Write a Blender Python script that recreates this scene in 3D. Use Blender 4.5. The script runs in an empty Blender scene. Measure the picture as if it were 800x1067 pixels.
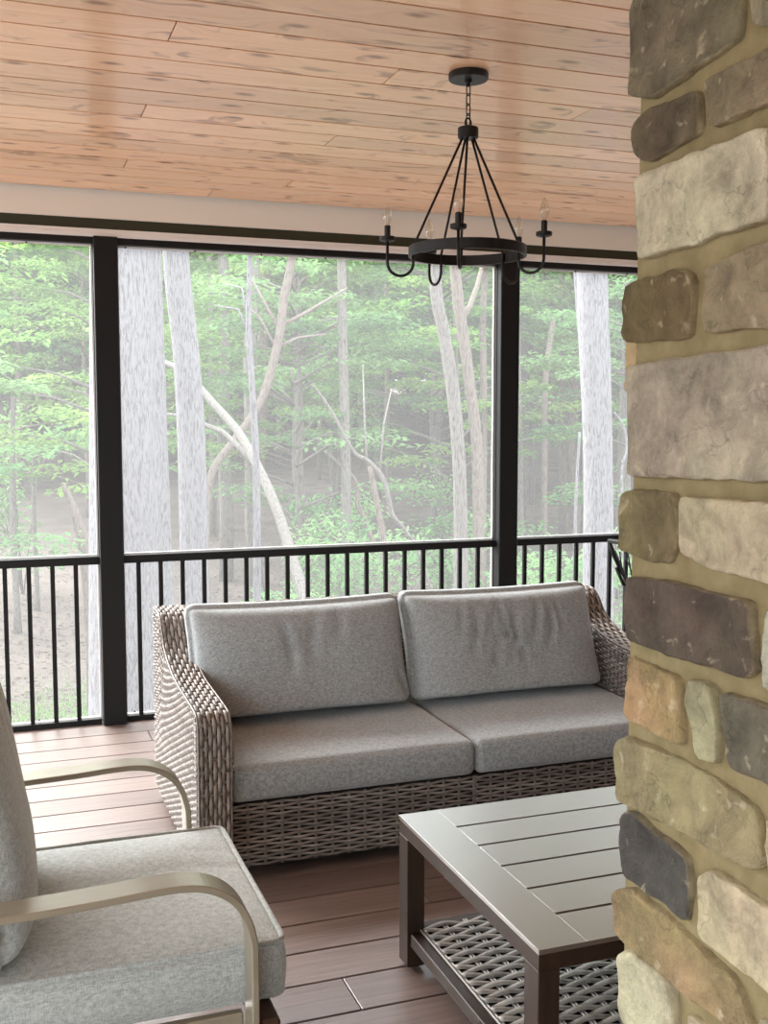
import bpy, math, random
from mathutils import Vector, noise, Matrix, Euler
random.seed(7)
S = bpy.context.scene
COL = S.collection
PI = math.pi
V = Vector

# ------------------------------------------------------------------ view geometry
F = 1122.0; CX, CY, EYE = 400.0, 533.5, 1.65
YAW = math.radians(19.96); PIT = math.radians(-4.89)
FW = V((math.sin(YAW)*math.cos(PIT), math.cos(YAW)*math.cos(PIT), math.sin(PIT)))
RT = V((math.cos(YAW), -math.sin(YAW), 0)); UP = RT.cross(FW)
def at(u, v, Y):
    d = FW + RT*((u-CX)/F) - UP*((v-CY)/F)
    return V((0, 0, EYE)) + d*(Y/d.y)
def atx(u, v, X):
    d = FW + RT*((u-CX)/F) - UP*((v-CY)/F)
    return V((0, 0, EYE)) + d*(X/d.x)

# ------------------------------------------------------------------ mesh helpers
class MB:
    def __init__(s): s.v = []; s.f = []; s.c = []; s.cur = 0.5
    def add(s, vs, fs, c=None):
        o = len(s.v); s.v += [tuple(p) for p in vs]; s.f += [tuple(i+o for i in f) for f in fs]
        k = s.cur if c is None else c
        if isinstance(k, (list,)): s.c += k
        else: s.c += [k]*len(vs)
    def box(s, x0, x1, y0, y1, z0, z1, b=0.0, c=None, rot=None, org=(0,0,0)):
        if b <= 0:
            vs = [(x,y,z) for x in (x0,x1) for y in (y0,y1) for z in (z0,z1)]
            fs = [(0,1,3,2),(4,6,7,5),(0,4,5,1),(2,3,7,6),(0,2,6,4),(1,5,7,3)]
        else:
            b = min(b, (x1-x0)*.49, (y1-y0)*.49, (z1-z0)*.49)
            vs = []; ix = {}
            for sx in (0,1):
                for sy in (0,1):
                    for sz in (0,1):
                        X = (x0,x1)[sx]; Y = (y0,y1)[sy]; Z = (z0,z1)[sz]
                        dx = b*(1-2*sx); dy = b*(1-2*sy); dz = b*(1-2*sz)
                        for a,(px,py,pz) in enumerate(((X,Y+dy,Z+dz),(X+dx,Y,Z+dz),(X+dx,Y+dy,Z))):
                            ix[(sx,sy,sz,a)] = len(vs); vs.append((px,py,pz))
            g = lambda *k: ix[k]
            fs = []
            for s_ in (0,1):
                q = [g(s_,0,0,0),g(s_,0,1,0),g(s_,1,1,0),g(s_,1,0,0)]; fs.append(q if s_==0 else q[::-1])
                q = [g(0,s_,0,1),g(1,s_,0,1),g(1,s_,1,1),g(0,s_,1,1)]; fs.append(q if s_==0 else q[::-1])
                q = [g(0,0,s_,2),g(0,1,s_,2),g(1,1,s_,2),g(1,0,s_,2)]; fs.append(q if s_==0 else q[::-1])
            for p in (0,1):
                for q in (0,1):
                    fs.append((g(0,p,q,1),g(1,p,q,1),g(1,p,q,2),g(0,p,q,2)))
                    fs.append((g(p,0,q,0),g(p,1,q,0),g(p,1,q,2),g(p,0,q,2)))
                    fs.append((g(p,q,0,0),g(p,q,1,0),g(p,q,1,1),g(p,q,0,1)))
            for a in (0,1):
                for d in (0,1):
                    for e in (0,1): fs.append((g(a,d,e,0),g(a,d,e,1),g(a,d,e,2)))
        if rot is not None:
            vs = [rot @ V(p) + V(org) for p in vs]
        s.add(vs, fs, c)
    def tube(s, pts, r, n=8, closed=False, c=None, flat=None, nrm=None, caps=True):
        """pts centre line; r number/list; flat=(a,b) half sizes along side / normal with nrm list"""
        pts = [V(p) for p in pts]; m = len(pts)
        if not isinstance(r, (list, tuple)): r = [r]*m
        vs = []; prev = None
        for i in range(m):
            a = pts[(i-1) % m] if (closed or i > 0) else pts[i]
            b = pts[(i+1) % m] if (closed or i < m-1) else pts[i]
            t = (b-a)
            if t.length < 1e-9: t = V((0,0,1))
            t.normalize()
            if nrm is not None: nn = V(nrm[i]) if isinstance(nrm, list) else V(nrm)
            elif prev is not None: nn = prev
            else: nn = V((0,0,1)) if abs(t.z) < .9 else V((1,0,0))
            nn = nn - t*nn.dot(t)
            if nn.length < 1e-6: nn = V((1,0,0)) - t*t.x
            nn.normalize(); prev = nn
            bb = t.cross(nn)
            for k in range(n):
                an = 2*PI*k/n
                if flat: vs.append(pts[i] + bb*(math.cos(an)*flat[0]) + nn*(math.sin(an)*flat[1]))
                else: vs.append(pts[i] + (bb*math.cos(an) + nn*math.sin(an))*r[i])
        fs = []
        for i in range(m if closed else m-1):
            j = (i+1) % m
            for k in range(n):
                l = (k+1) % n; fs.append((i*n+k, i*n+l, j*n+l, j*n+k))
        if not closed and caps:
            fs.append(tuple(range(n-1,-1,-1))); fs.append(tuple((m-1)*n+k for k in range(n)))
        s.add(vs, fs, c)
    def lathe(s, prof, org=(0,0,0), n=24, c=None):
        vs = []; o = V(org); m = len(prof)
        for r, z in prof:
            for k in range(n):
                a = 2*PI*k/n; vs.append(o + V((r*math.cos(a), r*math.sin(a), z)))
        fs = [(i*n+k, i*n+(k+1)%n, (i+1)*n+(k+1)%n, (i+1)*n+k) for i in range(m-1) for k in range(n)]
        if prof[0][0] > 1e-5: fs.append(tuple(range(n-1,-1,-1)))
        if prof[-1][0] > 1e-5: fs.append(tuple((m-1)*n+k for k in range(n)))
        s.add(vs, fs, c)
    def ribbon(s, pts, w, t, side=(0,1,0), c=None):
        """rectangular bar swept along pts; width w along side, thickness t"""
        pts = [V(p) for p in pts]; sd = V(side).normalized(); m = len(pts); vs = []
        for i in range(m):
            a = pts[max(i-1,0)]; b = pts[min(i+1,m-1)]
            tt = (b-a).normalized(); nn = tt.cross(sd).normalized()
            e = .15*t
            for p, q in ((-.5,-.5),(.5,-.5),(.5,.5),(-.5,.5)):
                for dp, dq in (((.0,-1) if p*q>0 else (-1,0)), ((-1,0) if p*q>0 else (0,-1))):
                    vs.append(pts[i] + sd*(w*p + (e*dp*(1 if p>0 else -1))) + nn*(t*q + e*dq*(1 if q>0 else -1)))
        fs = [(i*8+k, i*8+(k+1)%8, (i+1)*8+(k+1)%8, (i+1)*8+k) for i in range(m-1) for k in range(8)]
        fs.append(tuple(range(7,-1,-1))); fs.append(tuple((m-1)*8+k for k in range(8)))
        s.add(vs, fs, c)
    def build(s, name, mat, parent=None, smooth=False, recalc=True):
        me = bpy.data.meshes.new(name); me.from_pydata(s.v, [], s.f)
        ca = me.color_attributes.new('tone', 'FLOAT_COLOR', 'POINT')
        buf = []
        for k in s.c:
            if isinstance(k, (int, float)): buf += [k, k, k, 1.0]
            else: buf += [k[0], k[1], k[2], k[3] if len(k) > 3 else 1.0]
        ca.data.foreach_set('color', buf)
        if recalc:
            import bmesh
            bm = bmesh.new(); bm.from_mesh(me); bmesh.ops.recalc_face_normals(bm, faces=bm.faces); bm.to_mesh(me); bm.free()
        if smooth: me.polygons.foreach_set('use_smooth', [True]*len(me.polygons))
        me.materials.append(mat)
        o = bpy.data.objects.new(name, me); COL.objects.link(o)
        if parent is not None: o.parent = parent
        return o

def tag(o, label=None, cat=None, group=None, kind=None):
    if label: o['label'] = label
    if cat: o['category'] = cat
    if group: o['group'] = group
    if kind: o['kind'] = kind
    return o
def empty(name, loc=(0,0,0), label=None, cat=None, group=None, kind=None):
    o = bpy.data.objects.new(name, None); o.empty_display_size = .1
    COL.objects.link(o); o.location = loc
    return tag(o, label, cat, group, kind)
def attach(parent, *objs):
    """parts were modelled in world coordinates: keep them there under the parent"""
    for o in objs:
        o.parent = parent
        o.matrix_parent_inverse = Matrix.Translation(parent.location).inverted()

# ------------------------------------------------------------------ materials
def mat(name, base, rough=.6, spec=.5, metal=0.0, tone=0.0, nscale=0, nmix=0.0, c2=None, bump=0.0, bscale=200, stretch=None, coat=0.0):
    m = bpy.data.materials.new(name); m.use_nodes = True
    nt = m.node_tree; N = nt.nodes; L = nt.links; N.clear()
    out = N.new('ShaderNodeOutputMaterial'); bs = N.new('ShaderNodeBsdfPrincipled'); L.new(bs.outputs[0], out.inputs[0])
    bs.inputs['Roughness'].default_value = rough; bs.inputs['Metallic'].default_value = metal
    bs.inputs['Specular IOR Level'].default_value = spec; bs.inputs['Coat Weight'].default_value = coat
    tc = N.new('ShaderNodeTexCoord'); mp = N.new('ShaderNodeMapping'); L.new(tc.outputs['Object'], mp.inputs[0])
    if stretch: mp.inputs['Scale'].default_value = stretch
    rgb = N.new('ShaderNodeRGB'); rgb.outputs[0].default_value = (*base, 1); col = rgb.outputs[0]
    if nmix:
        no = N.new('ShaderNodeTexNoise'); no.inputs['Scale'].default_value = nscale; no.inputs['Detail'].default_value = 5
        L.new(mp.outputs[0], no.inputs['Vector'])
        rp = N.new('ShaderNodeMapRange'); rp.inputs[1].default_value = .3; rp.inputs[2].default_value = .7; rp.inputs[4].default_value = nmix
        L.new(no.outputs[0], rp.inputs[0])
        mx = N.new('ShaderNodeMix'); mx.data_type = 'RGBA'; L.new(rp.outputs[0], mx.inputs[0]); L.new(col, mx.inputs[6])
        mx.inputs[7].default_value = (*(c2 or base), 1); col = mx.outputs[2]
    if tone:
        at_ = N.new('ShaderNodeAttribute'); at_.attribute_name = 'tone'
        sp = N.new('ShaderNodeSeparateColor'); L.new(at_.outputs['Color'], sp.inputs[0])
        mr = N.new('ShaderNodeMapRange'); mr.inputs[3].default_value = 1-tone; mr.inputs[4].default_value = 1+tone
        L.new(sp.outputs[0], mr.inputs[0])
        hs = N.new('ShaderNodeHueSaturation'); L.new(col, hs.inputs['Color']); L.new(mr.outputs[0], hs.inputs['Value']); col = hs.outputs[0]
    L.new(col, bs.inputs['Base Color'])
    if bump:
        nb = N.new('ShaderNodeTexNoise'); nb.inputs['Scale'].default_value = bscale; nb.inputs['Detail'].default_value = 3
        L.new(mp.outputs[0], nb.inputs['Vector'])
        bp = N.new('ShaderNodeBump'); bp.inputs['Strength'].default_value = bump; bp.inputs['Distance'].default_value = .003
        L.new(nb.outputs[0], bp.inputs['Height']); L.new(bp.outputs[0], bs.inputs['Normal'])
    m['bs'] = bs.name
    return m

def fabric(name, a, b, scale):
    """linen: crossed warp and weft threads with slubs"""
    m = bpy.data.materials.new(name); m.use_nodes = True
    nt = m.node_tree; N = nt.nodes; L = nt.links; N.clear()
    out = N.new('ShaderNodeOutputMaterial'); bs = N.new('ShaderNodeBsdfPrincipled'); L.new(bs.outputs[0], out.inputs[0])
    bs.inputs['Roughness'].default_value = .9; bs.inputs['Specular IOR Level'].default_value = .2
    bs.inputs['Sheen Weight'].default_value = .5; bs.inputs['Sheen Roughness'].default_value = .4
    tc = N.new('ShaderNodeTexCoord'); acc = None
    for st in ((1,.12,.12),(.12,1,.12),(.12,.12,1)):
        mp = N.new('ShaderNodeMapping'); mp.inputs['Scale'].default_value = st; L.new(tc.outputs['Object'], mp.inputs[0])
        no = N.new('ShaderNodeTexNoise'); no.inputs['Scale'].default_value = scale; no.inputs['Detail'].default_value = 2; L.new(mp.outputs[0], no.inputs['Vector'])
        if acc is None: acc = no.outputs[0]
        else:
            ad = N.new('ShaderNodeMath'); ad.operation = 'ADD'; L.new(acc, ad.inputs[0]); L.new(no.outputs[0], ad.inputs[1]); acc = ad.outputs[0]
    n2 = N.new('ShaderNodeTexNoise'); n2.inputs['Scale'].default_value = scale*.8; n2.inputs['Detail'].default_value = 2; L.new(tc.outputs['Object'], n2.inputs['Vector'])
    ad = N.new('ShaderNodeMath'); ad.operation = 'ADD'; L.new(acc, ad.inputs[0]); L.new(n2.outputs[0], ad.inputs[1]); acc = ad.outputs[0]
    mr = N.new('ShaderNodeMapRange'); mr.inputs[1].default_value = 1.7; mr.inputs[2].default_value = 2.3; L.new(acc, mr.inputs[0])
    mx = N.new('ShaderNodeMix'); mx.data_type = 'RGBA'; L.new(mr.outputs[0], mx.inputs[0]); mx.inputs[6].default_value = (*a,1); mx.inputs[7].default_value = (*b,1)
    L.new(mx.outputs[2], bs.inputs['Base Color'])
    bp = N.new('ShaderNodeBump'); bp.inputs['Strength'].default_value = .5; bp.inputs['Distance'].default_value = .001
    L.new(acc, bp.inputs['Height']); L.new(bp.outputs[0], bs.inputs['Normal'])
    return m

def plank_mat(name, c1, c2, knot, rough, rmix, grain=1.0, coat=0.0, spec=.5, knots=True, tonev=.18, bumpk=.25, coatr=.2):
    """boards running along X; 'tone' R = board shade, G/B = board random offset"""
    m = bpy.data.materials.new(name); m.use_nodes = True
    nt = m.node_tree; N = nt.nodes; L = nt.links; N.clear()
    out = N.new('ShaderNodeOutputMaterial'); bs = N.new('ShaderNodeBsdfPrincipled'); L.new(bs.outputs[0], out.inputs[0])
    bs.inputs['Specular IOR Level'].default_value = spec; bs.inputs['Coat Weight'].default_value = coat; bs.inputs['Coat Roughness'].default_value = coatr
    bs.inputs['Roughness'].default_value = rough
    tc = N.new('ShaderNodeTexCoord'); at_ = N.new('ShaderNodeAttribute'); at_.attribute_name = 'tone'
    sp = N.new('ShaderNodeSeparateColor'); L.new(at_.outputs['Color'], sp.inputs[0])
    cb = N.new('ShaderNodeCombineXYZ'); L.new(sp.outputs[1], cb.inputs[0]); L.new(sp.outputs[2], cb.inputs[1]); L.new(sp.outputs[1], cb.inputs[2])
    sc = N.new('ShaderNodeVectorMath'); sc.operation = 'SCALE'; sc.inputs['Scale'].default_value = 37.0; L.new(cb.outputs[0], sc.inputs[0])
    ad = N.new('ShaderNodeVectorMath'); ad.operation = 'ADD'; L.new(tc.outputs['Object'], ad.inputs[0]); L.new(sc.outputs[0], ad.inputs[1])
    # knots warp the grain
    mpk = N.new('ShaderNodeMapping'); mpk.inputs['Scale'].default_value = (1.9, 4.6, 1); L.new(ad.outputs[0], mpk.inputs[0])
    vo = N.new('ShaderNodeTexVoronoi'); vo.voronoi_dimensions = '2D'; vo.inputs['Scale'].default_value = 1.0; L.new(mpk.outputs[0], vo.inputs['Vector'])
    warp = N.new('ShaderNodeMapRange'); warp.inputs[1].default_value = 0; warp.inputs[2].default_value = .35; warp.inputs[3].default_value = .10 if knots else 0; warp.inputs[4].default_value = 0
    L.new(vo.outputs['Distance'], warp.inputs[0])
    cw = N.new('ShaderNodeCombineXYZ'); L.new(warp.outputs[0], cw.inputs[1])
    a2 = N.new('ShaderNodeVectorMath'); a2.operation = 'ADD'; L.new(ad.outputs[0], a2.inputs[0]); L.new(cw.outputs[0], a2.inputs[1])
    mpg = N.new('ShaderNodeMapping'); mpg.inputs['Scale'].default_value = (1.3, 26, 1); L.new(a2.outputs[0], mpg.inputs[0])
    g = N.new('ShaderNodeTexNoise'); g.inputs['Scale'].default_value = 1.6*grain; g.inputs['Detail'].default_value = 6; g.inputs['Distortion'].default_value = .6; L.new(mpg.outputs[0], g.inputs['Vector'])
    gr = N.new('ShaderNodeMapRange'); gr.inputs[1].default_value = .3; gr.inputs[2].default_value = .72; L.new(g.outputs[0], gr.inputs[0])
    mx = N.new('ShaderNodeMix'); mx.data_type = 'RGBA'; L.new(gr.outputs[0], mx.inputs[0]); mx.inputs[6].default_value = (*c1,1); mx.inputs[7].default_value = (*c2,1)
    col = mx.outputs[2]
    if knots:
        kr = N.new('ShaderNodeMapRange'); kr.inputs[1].default_value = .03; kr.inputs[2].default_value = .10; kr.inputs[3].default_value = .85; kr.inputs[4].default_value = 0
        L.new(vo.outputs['Distance'], kr.inputs[0])
        mk = N.new('ShaderNodeMix'); mk.data_type = 'RGBA'; L.new(kr.outputs[0], mk.inputs[0]); L.new(col, mk.inputs[6]); mk.inputs[7].default_value = (*knot,1); col = mk.outputs[2]
        # flame-like diagonal streaks beside the knots
        mps = N.new('ShaderNodeMapping'); mps.inputs['Scale'].default_value = (2.2, 7, 1); mps.inputs['Rotation'].default_value = (0,0,.55); L.new(a2.outputs[0], mps.inputs[0])
        st = N.new('ShaderNodeTexNoise'); st.inputs['Scale'].default_value = 1.6; st.inputs['Detail'].default_value = 4; st.inputs['Distortion'].default_value = 1.4; L.new(mps.outputs[0], st.inputs['Vector'])
        sr = N.new('ShaderNodeMapRange'); sr.inputs[1].default_value = .585; sr.inputs[2].default_value = .68; sr.inputs[4].default_value = .6; L.new(st.outputs[0], sr.inputs[0])
        ms = N.new('ShaderNodeMix'); ms.data_type = 'RGBA'; L.new(sr.outputs[0], ms.inputs[0]); L.new(col, ms.inputs[6]); ms.inputs[7].default_value = (*knot,1); col = ms.outputs[2]
    mr = N.new('ShaderNodeMapRange'); mr.inputs[3].default_value = 1-tonev; mr.inputs[4].default_value = 1+tonev; L.new(sp.outputs[0], mr.inputs[0])
    hs = N.new('ShaderNodeHueSaturation'); L.new(col, hs.inputs['Color']); L.new(mr.outputs[0], hs.inputs['Value'])
    L.new(hs.outputs[0], bs.inputs['Base Color'])
    bp = N.new('ShaderNodeBump'); bp.inputs['Strength'].default_value = bumpk; bp.inputs['Distance'].default_value = .002
    L.new(g.outputs[0], bp.inputs['Height']); L.new(bp.outputs[0], bs.inputs['Normal'])
    return m

def bark_mat(name, c1, c2, scale=9, rough=.9, bump=1.0):
    m = bpy.data.materials.new(name); m.use_nodes = True
    nt = m.node_tree; N = nt.nodes; L = nt.links; N.clear()
    out = N.new('ShaderNodeOutputMaterial'); bs = N.new('ShaderNodeBsdfPrincipled'); L.new(bs.outputs[0], out.inputs[0])
    bs.inputs['Roughness'].default_value = rough; bs.inputs['Specular IOR Level'].default_value = .2
    tc = N.new('ShaderNodeTexCoord'); mp = N.new('ShaderNodeMapping'); mp.inputs['Scale'].default_value = (1,1,.13); L.new(tc.outputs['Object'], mp.inputs[0])
    no = N.new('ShaderNodeTexNoise'); no.inputs['Scale'].default_value = scale*8; no.inputs['Detail'].default_value = 5; no.inputs['Distortion'].default_value = 1.0; L.new(mp.outputs[0], no.inputs['Vector'])
    mr = N.new('ShaderNodeMapRange'); mr.inputs[1].default_value = .36; mr.inputs[2].default_value = .52; L.new(no.outputs[0], mr.inputs[0])
    mx = N.new('ShaderNodeMix'); mx.data_type = 'RGBA'; L.new(mr.outputs[0], mx.inputs[0]); mx.inputs[6].default_value = (*c2,1); mx.inputs[7].default_value = (*c1,1)
    L.new(mx.outputs[2], bs.inputs['Base Color'])
    bp = N.new('ShaderNodeBump'); bp.inputs['Strength'].default_value = bump; bp.inputs['Distance'].default_value = .02
    L.new(no.outputs[0], bp.inputs['Height']); L.new(bp.outputs[0], bs.inputs['Normal'])
    return m

def leaf_mat(name, c1, c2):
    m = bpy.data.materials.new(name); m.use_nodes = True
    nt = m.node_tree; N = nt.nodes; L = nt.links; N.clear()
    out = N.new('ShaderNodeOutputMaterial')
    at_ = N.new('ShaderNodeAttribute'); at_.attribute_name = 'tone'
    sp = N.new('ShaderNodeSeparateColor'); L.new(at_.outputs['Color'], sp.inputs[0])
    mx = N.new('ShaderNodeMix'); mx.data_type = 'RGBA'; L.new(sp.outputs[0], mx.inputs[0]); mx.inputs[6].default_value = (*c1,1); mx.inputs[7].default_value = (*c2,1)
    oi = N.new('ShaderNodeObjectInfo'); mr = N.new('ShaderNodeMapRange'); mr.inputs[3].default_value = .8; mr.inputs[4].default_value = 1.2; L.new(oi.outputs['Random'], mr.inputs[0])
    hs = N.new('ShaderNodeHueSaturation'); L.new(mx.outputs[2], hs.inputs['Color']); L.new(mr.outputs[0], hs.inputs['Value'])
    df = N.new('ShaderNodeBsdfDiffuse'); tr = N.new('ShaderNodeBsdfTranslucent'); L.new(hs.outputs[0], df.inputs[0]); L.new(hs.outputs[0], tr.inputs[0])
    ms = N.new('ShaderNodeMixShader'); ms.inputs[0].default_value = .5; L.new(df.outputs[0], ms.inputs[1]); L.new(tr.outputs[0], ms.inputs[2]); L.new(ms.outputs[0], out.inputs[0])
    return m

M = {}
M['black'] = mat('black_paint', (.010,.010,.011), .5, .25)
M['olive'] = mat('dark_olive_paint', (.03,.03,.012), .6)
M['cream'] = mat('cream_paint', (.88,.85,.77), .5, nscale=3, nmix=.3, c2=(.86,.83,.75))
M['siding'] = mat('pale_siding_paint', (.50,.53,.56), .5)
M['white'] = mat('white_trim_paint', (.88,.87,.85), .4)
M['iron'] = mat('black_iron', (.010,.010,.010), .42, .3, bump=.15, bscale=300)
M['deck'] = plank_mat('composite_deck', (.24,.175,.15), (.15,.107,.092), (.1,.06,.05), .36, .1, grain=1.7, knots=False, tonev=.16, bumpk=.6, spec=.9)
M['pine'] = plank_mat('pine_ceiling', (.95,.64,.41), (.84,.50,.28), (.30,.12,.055), .40, .1, coat=.5, tonev=.14, bumpk=.06, coatr=.16)
M['sofa_fab'] = fabric('grey_linen', (.215,.235,.238), (.45,.48,.482), 620)
M['chair_fab'] = fabric('sage_linen', (.285,.308,.292), (.50,.53,.505), 560)
M['wicker'] = mat('grey_brown_wicker', (.30,.265,.235), .45, .45, tone=.55, nscale=30, nmix=.6, c2=(.17,.14,.12))
M['core'] = mat('wicker_backing', (.022,.017,.014), .9)
M['shelf_w'] = mat('grey_shelf_wicker', (.33,.31,.28), .4, .5, tone=.35, nscale=30, nmix=.5, c2=(.20,.185,.165))
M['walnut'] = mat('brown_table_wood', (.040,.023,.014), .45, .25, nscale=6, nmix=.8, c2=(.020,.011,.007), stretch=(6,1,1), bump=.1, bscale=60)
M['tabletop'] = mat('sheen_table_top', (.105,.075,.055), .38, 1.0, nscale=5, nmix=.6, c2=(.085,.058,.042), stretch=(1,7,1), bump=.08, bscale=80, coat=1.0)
for n_ in M['tabletop'].node_tree.nodes:
    if n_.type == 'BSDF_PRINCIPLED': n_.inputs['Coat Roughness'].default_value = .3; n_.inputs['Coat IOR'].default_value = 2.2
M['arm'] = mat('champagne_metal', (.33,.295,.22), .30, .7, metal=.25, nscale=4, nmix=.6, c2=(.27,.225,.15), stretch=(1,6,6))
M['seatrail'] = mat('dark_brown_rail', (.05,.026,.016), .5)
M['gold'] = mat('pale_filament', (.55,.42,.2), .4, metal=.6)

def glass_mat():
    m = bpy.data.materials.new('clear_bulb_glass'); m.use_nodes = True
    nt = m.node_tree; N = nt.nodes; L = nt.links; N.clear()
    out = N.new('ShaderNodeOutputMaterial'); t = N.new('ShaderNodeBsdfTransparent'); t.inputs[0].default_value = (.96,.94,.9,1)
    g = N.new('ShaderNodeBsdfGlossy'); g.inputs['Roughness'].default_value = .05
    lw = N.new('ShaderNodeLayerWeight'); lw.inputs[0].default_value = .35
    mr = N.new('ShaderNodeMapRange'); mr.inputs[3].default_value = .06; mr.inputs[4].default_value = .75; L.new(lw.outputs['Facing'], mr.inputs[0])
    ms = N.new('ShaderNodeMixShader'); L.new(mr.outputs[0], ms.inputs[0]); L.new(t.outputs[0], ms.inputs[1]); L.new(g.outputs[0], ms.inputs[2]); L.new(ms.outputs[0], out.inputs[0])
    return m
M['glass'] = glass_mat()
def screen_mat():
    """fine insect mesh: mostly open, pale threads scatter the daylight"""
    m = bpy.data.materials.new('insect_screen'); m.use_nodes = True
    nt = m.node_tree; N = nt.nodes; L = nt.links; N.clear()
    out = N.new('ShaderNodeOutputMaterial'); t = N.new('ShaderNodeBsdfTransparent'); t.inputs[0].default_value = (1,1,1,1)
    d = N.new('ShaderNodeBsdfDiffuse'); d.inputs[0].default_value = (.85,.85,.86,1); r = N.new('ShaderNodeBsdfTranslucent'); r.inputs[0].default_value = (.85,.85,.86,1)
    a = N.new('ShaderNodeMixShader'); a.inputs[0].default_value = .7; L.new(d.outputs[0], a.inputs[1]); L.new(r.outputs[0], a.inputs[2])
    ms = N.new('ShaderNodeMixShader'); ms.inputs[0].default_value = SCREEN; L.new(t.outputs[0], ms.inputs[1]); L.new(a.outputs[0], ms.inputs[2]); L.new(ms.outputs[0], out.inputs[0])
    return m
SCREEN = .06
M['screen'] = screen_mat()

def stone_mat():
    m = bpy.data.materials.new('field_stone'); m.use_nodes = True
    nt = m.node_tree; N = nt.nodes; L = nt.links; N.clear()
    out = N.new('ShaderNodeOutputMaterial'); bs = N.new('ShaderNodeBsdfPrincipled'); L.new(bs.outputs[0], out.inputs[0])
    bs.inputs['Roughness'].default_value = .75; bs.inputs['Specular IOR Level'].default_value = .3
    at_ = N.new('ShaderNodeAttribute'); at_.attribute_name = 'tone'
    tc = N.new('ShaderNodeTexCoord')
    n1 = N.new('ShaderNodeTexNoise'); n1.inputs['Scale'].default_value = 11; n1.inputs['Detail'].default_value = 8; n1.inputs['Roughness'].default_value = .72; n1.inputs['Distortion'].default_value = .2; L.new(tc.outputs['Object'], n1.inputs['Vector'])
    r1 = N.new('ShaderNodeMapRange'); r1.inputs[1].default_value = .3; r1.inputs[2].default_value = .7; r1.inputs[3].default_value = .42; r1.inputs[4].default_value = 1.5; L.new(n1.outputs[0], r1.inputs[0])
    hs = N.new('ShaderNodeHueSaturation'); L.new(at_.outputs['Color'], hs.inputs['Color']); L.new(r1.outputs[0], hs.inputs['Value'])
    n3 = N.new('ShaderNodeTexNoise'); n3.inputs['Scale'].default_value = 6; n3.inputs['Detail'].default_value = 3; L.new(tc.outputs['Object'], n3.inputs['Vector'])
    r3 = N.new('ShaderNodeMapRange'); r3.inputs[1].default_value = .3; r3.inputs[2].default_value = .7; r3.inputs[3].default_value = .485; r3.inputs[4].default_value = .53; L.new(n3.outputs[0], r3.inputs[0]); L.new(r3.outputs[0], hs.inputs['Hue'])
    ck = N.new('ShaderNodeTexNoise'); ck.inputs['Scale'].default_value = 4; ck.inputs['Detail'].default_value = 5; ck.inputs['Roughness'].default_value = .6; L.new(tc.outputs['Object'], ck.inputs['Vector'])
    c1_ = N.new('ShaderNodeMath'); c1_.operation = 'SUBTRACT'; c1_.inputs[1].default_value = .5; L.new(ck.outputs[0], c1_.inputs[0])
    c2_ = N.new('ShaderNodeMath'); c2_.operation = 'ABSOLUTE'; L.new(c1_.outputs[0], c2_.inputs[0])
    c3_ = N.new('ShaderNodeMapRange'); c3_.inputs[1].default_value = .0; c3_.inputs[2].default_value = .006; c3_.inputs[3].default_value = .7; c3_.inputs[4].default_value = 1; L.new(c2_.outputs[0], c3_.inputs[0])
    hc = N.new('ShaderNodeHueSaturation'); L.new(hs.outputs[0], hc.inputs['Color']); L.new(c3_.outputs[0], hc.inputs['Value'])
    # pale flecks
    n2 = N.new('ShaderNodeTexNoise'); n2.inputs['Scale'].default_value = 34; n2.inputs['Detail'].default_value = 6; n2.inputs['Distortion'].default_value = .4; L.new(tc.outputs['Object'], n2.inputs['Vector'])
    r2 = N.new('ShaderNodeMapRange'); r2.inputs[1].default_value = .62; r2.inputs[2].default_value = .72; r2.inputs[4].default_value = .5; L.new(n2.outputs[0], r2.inputs[0])
    mx = N.new('ShaderNodeMix'); mx.data_type = 'RGBA'; L.new(r2.outputs[0], mx.inputs[0]); L.new(hc.outputs[0], mx.inputs[6]); mx.inputs[7].default_value = (.62,.54,.38,1)
    # mortar smeared along the stone's rim (attribute alpha)
    ma = N.new('ShaderNodeMath'); ma.operation = 'MULTIPLY'; L.new(at_.outputs['Alpha'], ma.inputs[0]); L.new(n2.outputs[0], ma.inputs[1])
    mm = N.new('ShaderNodeMapRange'); mm.inputs[1].default_value = .2; mm.inputs[2].default_value = .6; mm.inputs[4].default_value = .55; L.new(ma.outputs[0], mm.inputs[0])
    m3 = N.new('ShaderNodeMix'); m3.data_type = 'RGBA'; L.new(mm.outputs[0], m3.inputs[0]); L.new(mx.outputs[2], m3.inputs[6]); m3.inputs[7].default_value = (.50,.42,.25,1)
    L.new(m3.outputs[2], bs.inputs['Base Color'])
    bp = N.new('ShaderNodeBump'); bp.inputs['Strength'].default_value = 1.0; bp.inputs['Distance'].default_value = .022
    L.new(n1.outputs[0], bp.inputs['Height'])
    b2 = N.new('ShaderNodeBump'); b2.inputs['Strength'].default_value = .4; b2.inputs['Distance'].default_value = .003; L.new(n2.outputs[0], b2.inputs['Height']); L.new(bp.outputs[0], b2.inputs['Normal'])
    L.new(b2.outputs[0], bs.inputs['Normal'])
    return m
M['stone'] = stone_mat()
M['mortar'] = mat('tan_mortar', (.265,.215,.112), .92, .2, nscale=22, nmix=.8, c2=(.16,.128,.06), bump=1.0, bscale=90)
M['bark_w'] = bark_mat('pale_bark', (.23,.225,.235), (.10,.097,.10), 9)
M['bark_g'] = bark_mat('grey_bark', (.20,.185,.165), (.10,.09,.08), 8)
M['bark_b'] = bark_mat('brown_bark', (.20,.165,.14), (.105,.085,.07), 7)
M['leaf'] = leaf_mat('green_leaf', (.095,.225,.055), (.28,.42,.125))
M['leaf2'] = leaf_mat('cool_green_leaf', (.09,.215,.08), (.23,.385,.155))
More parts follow.
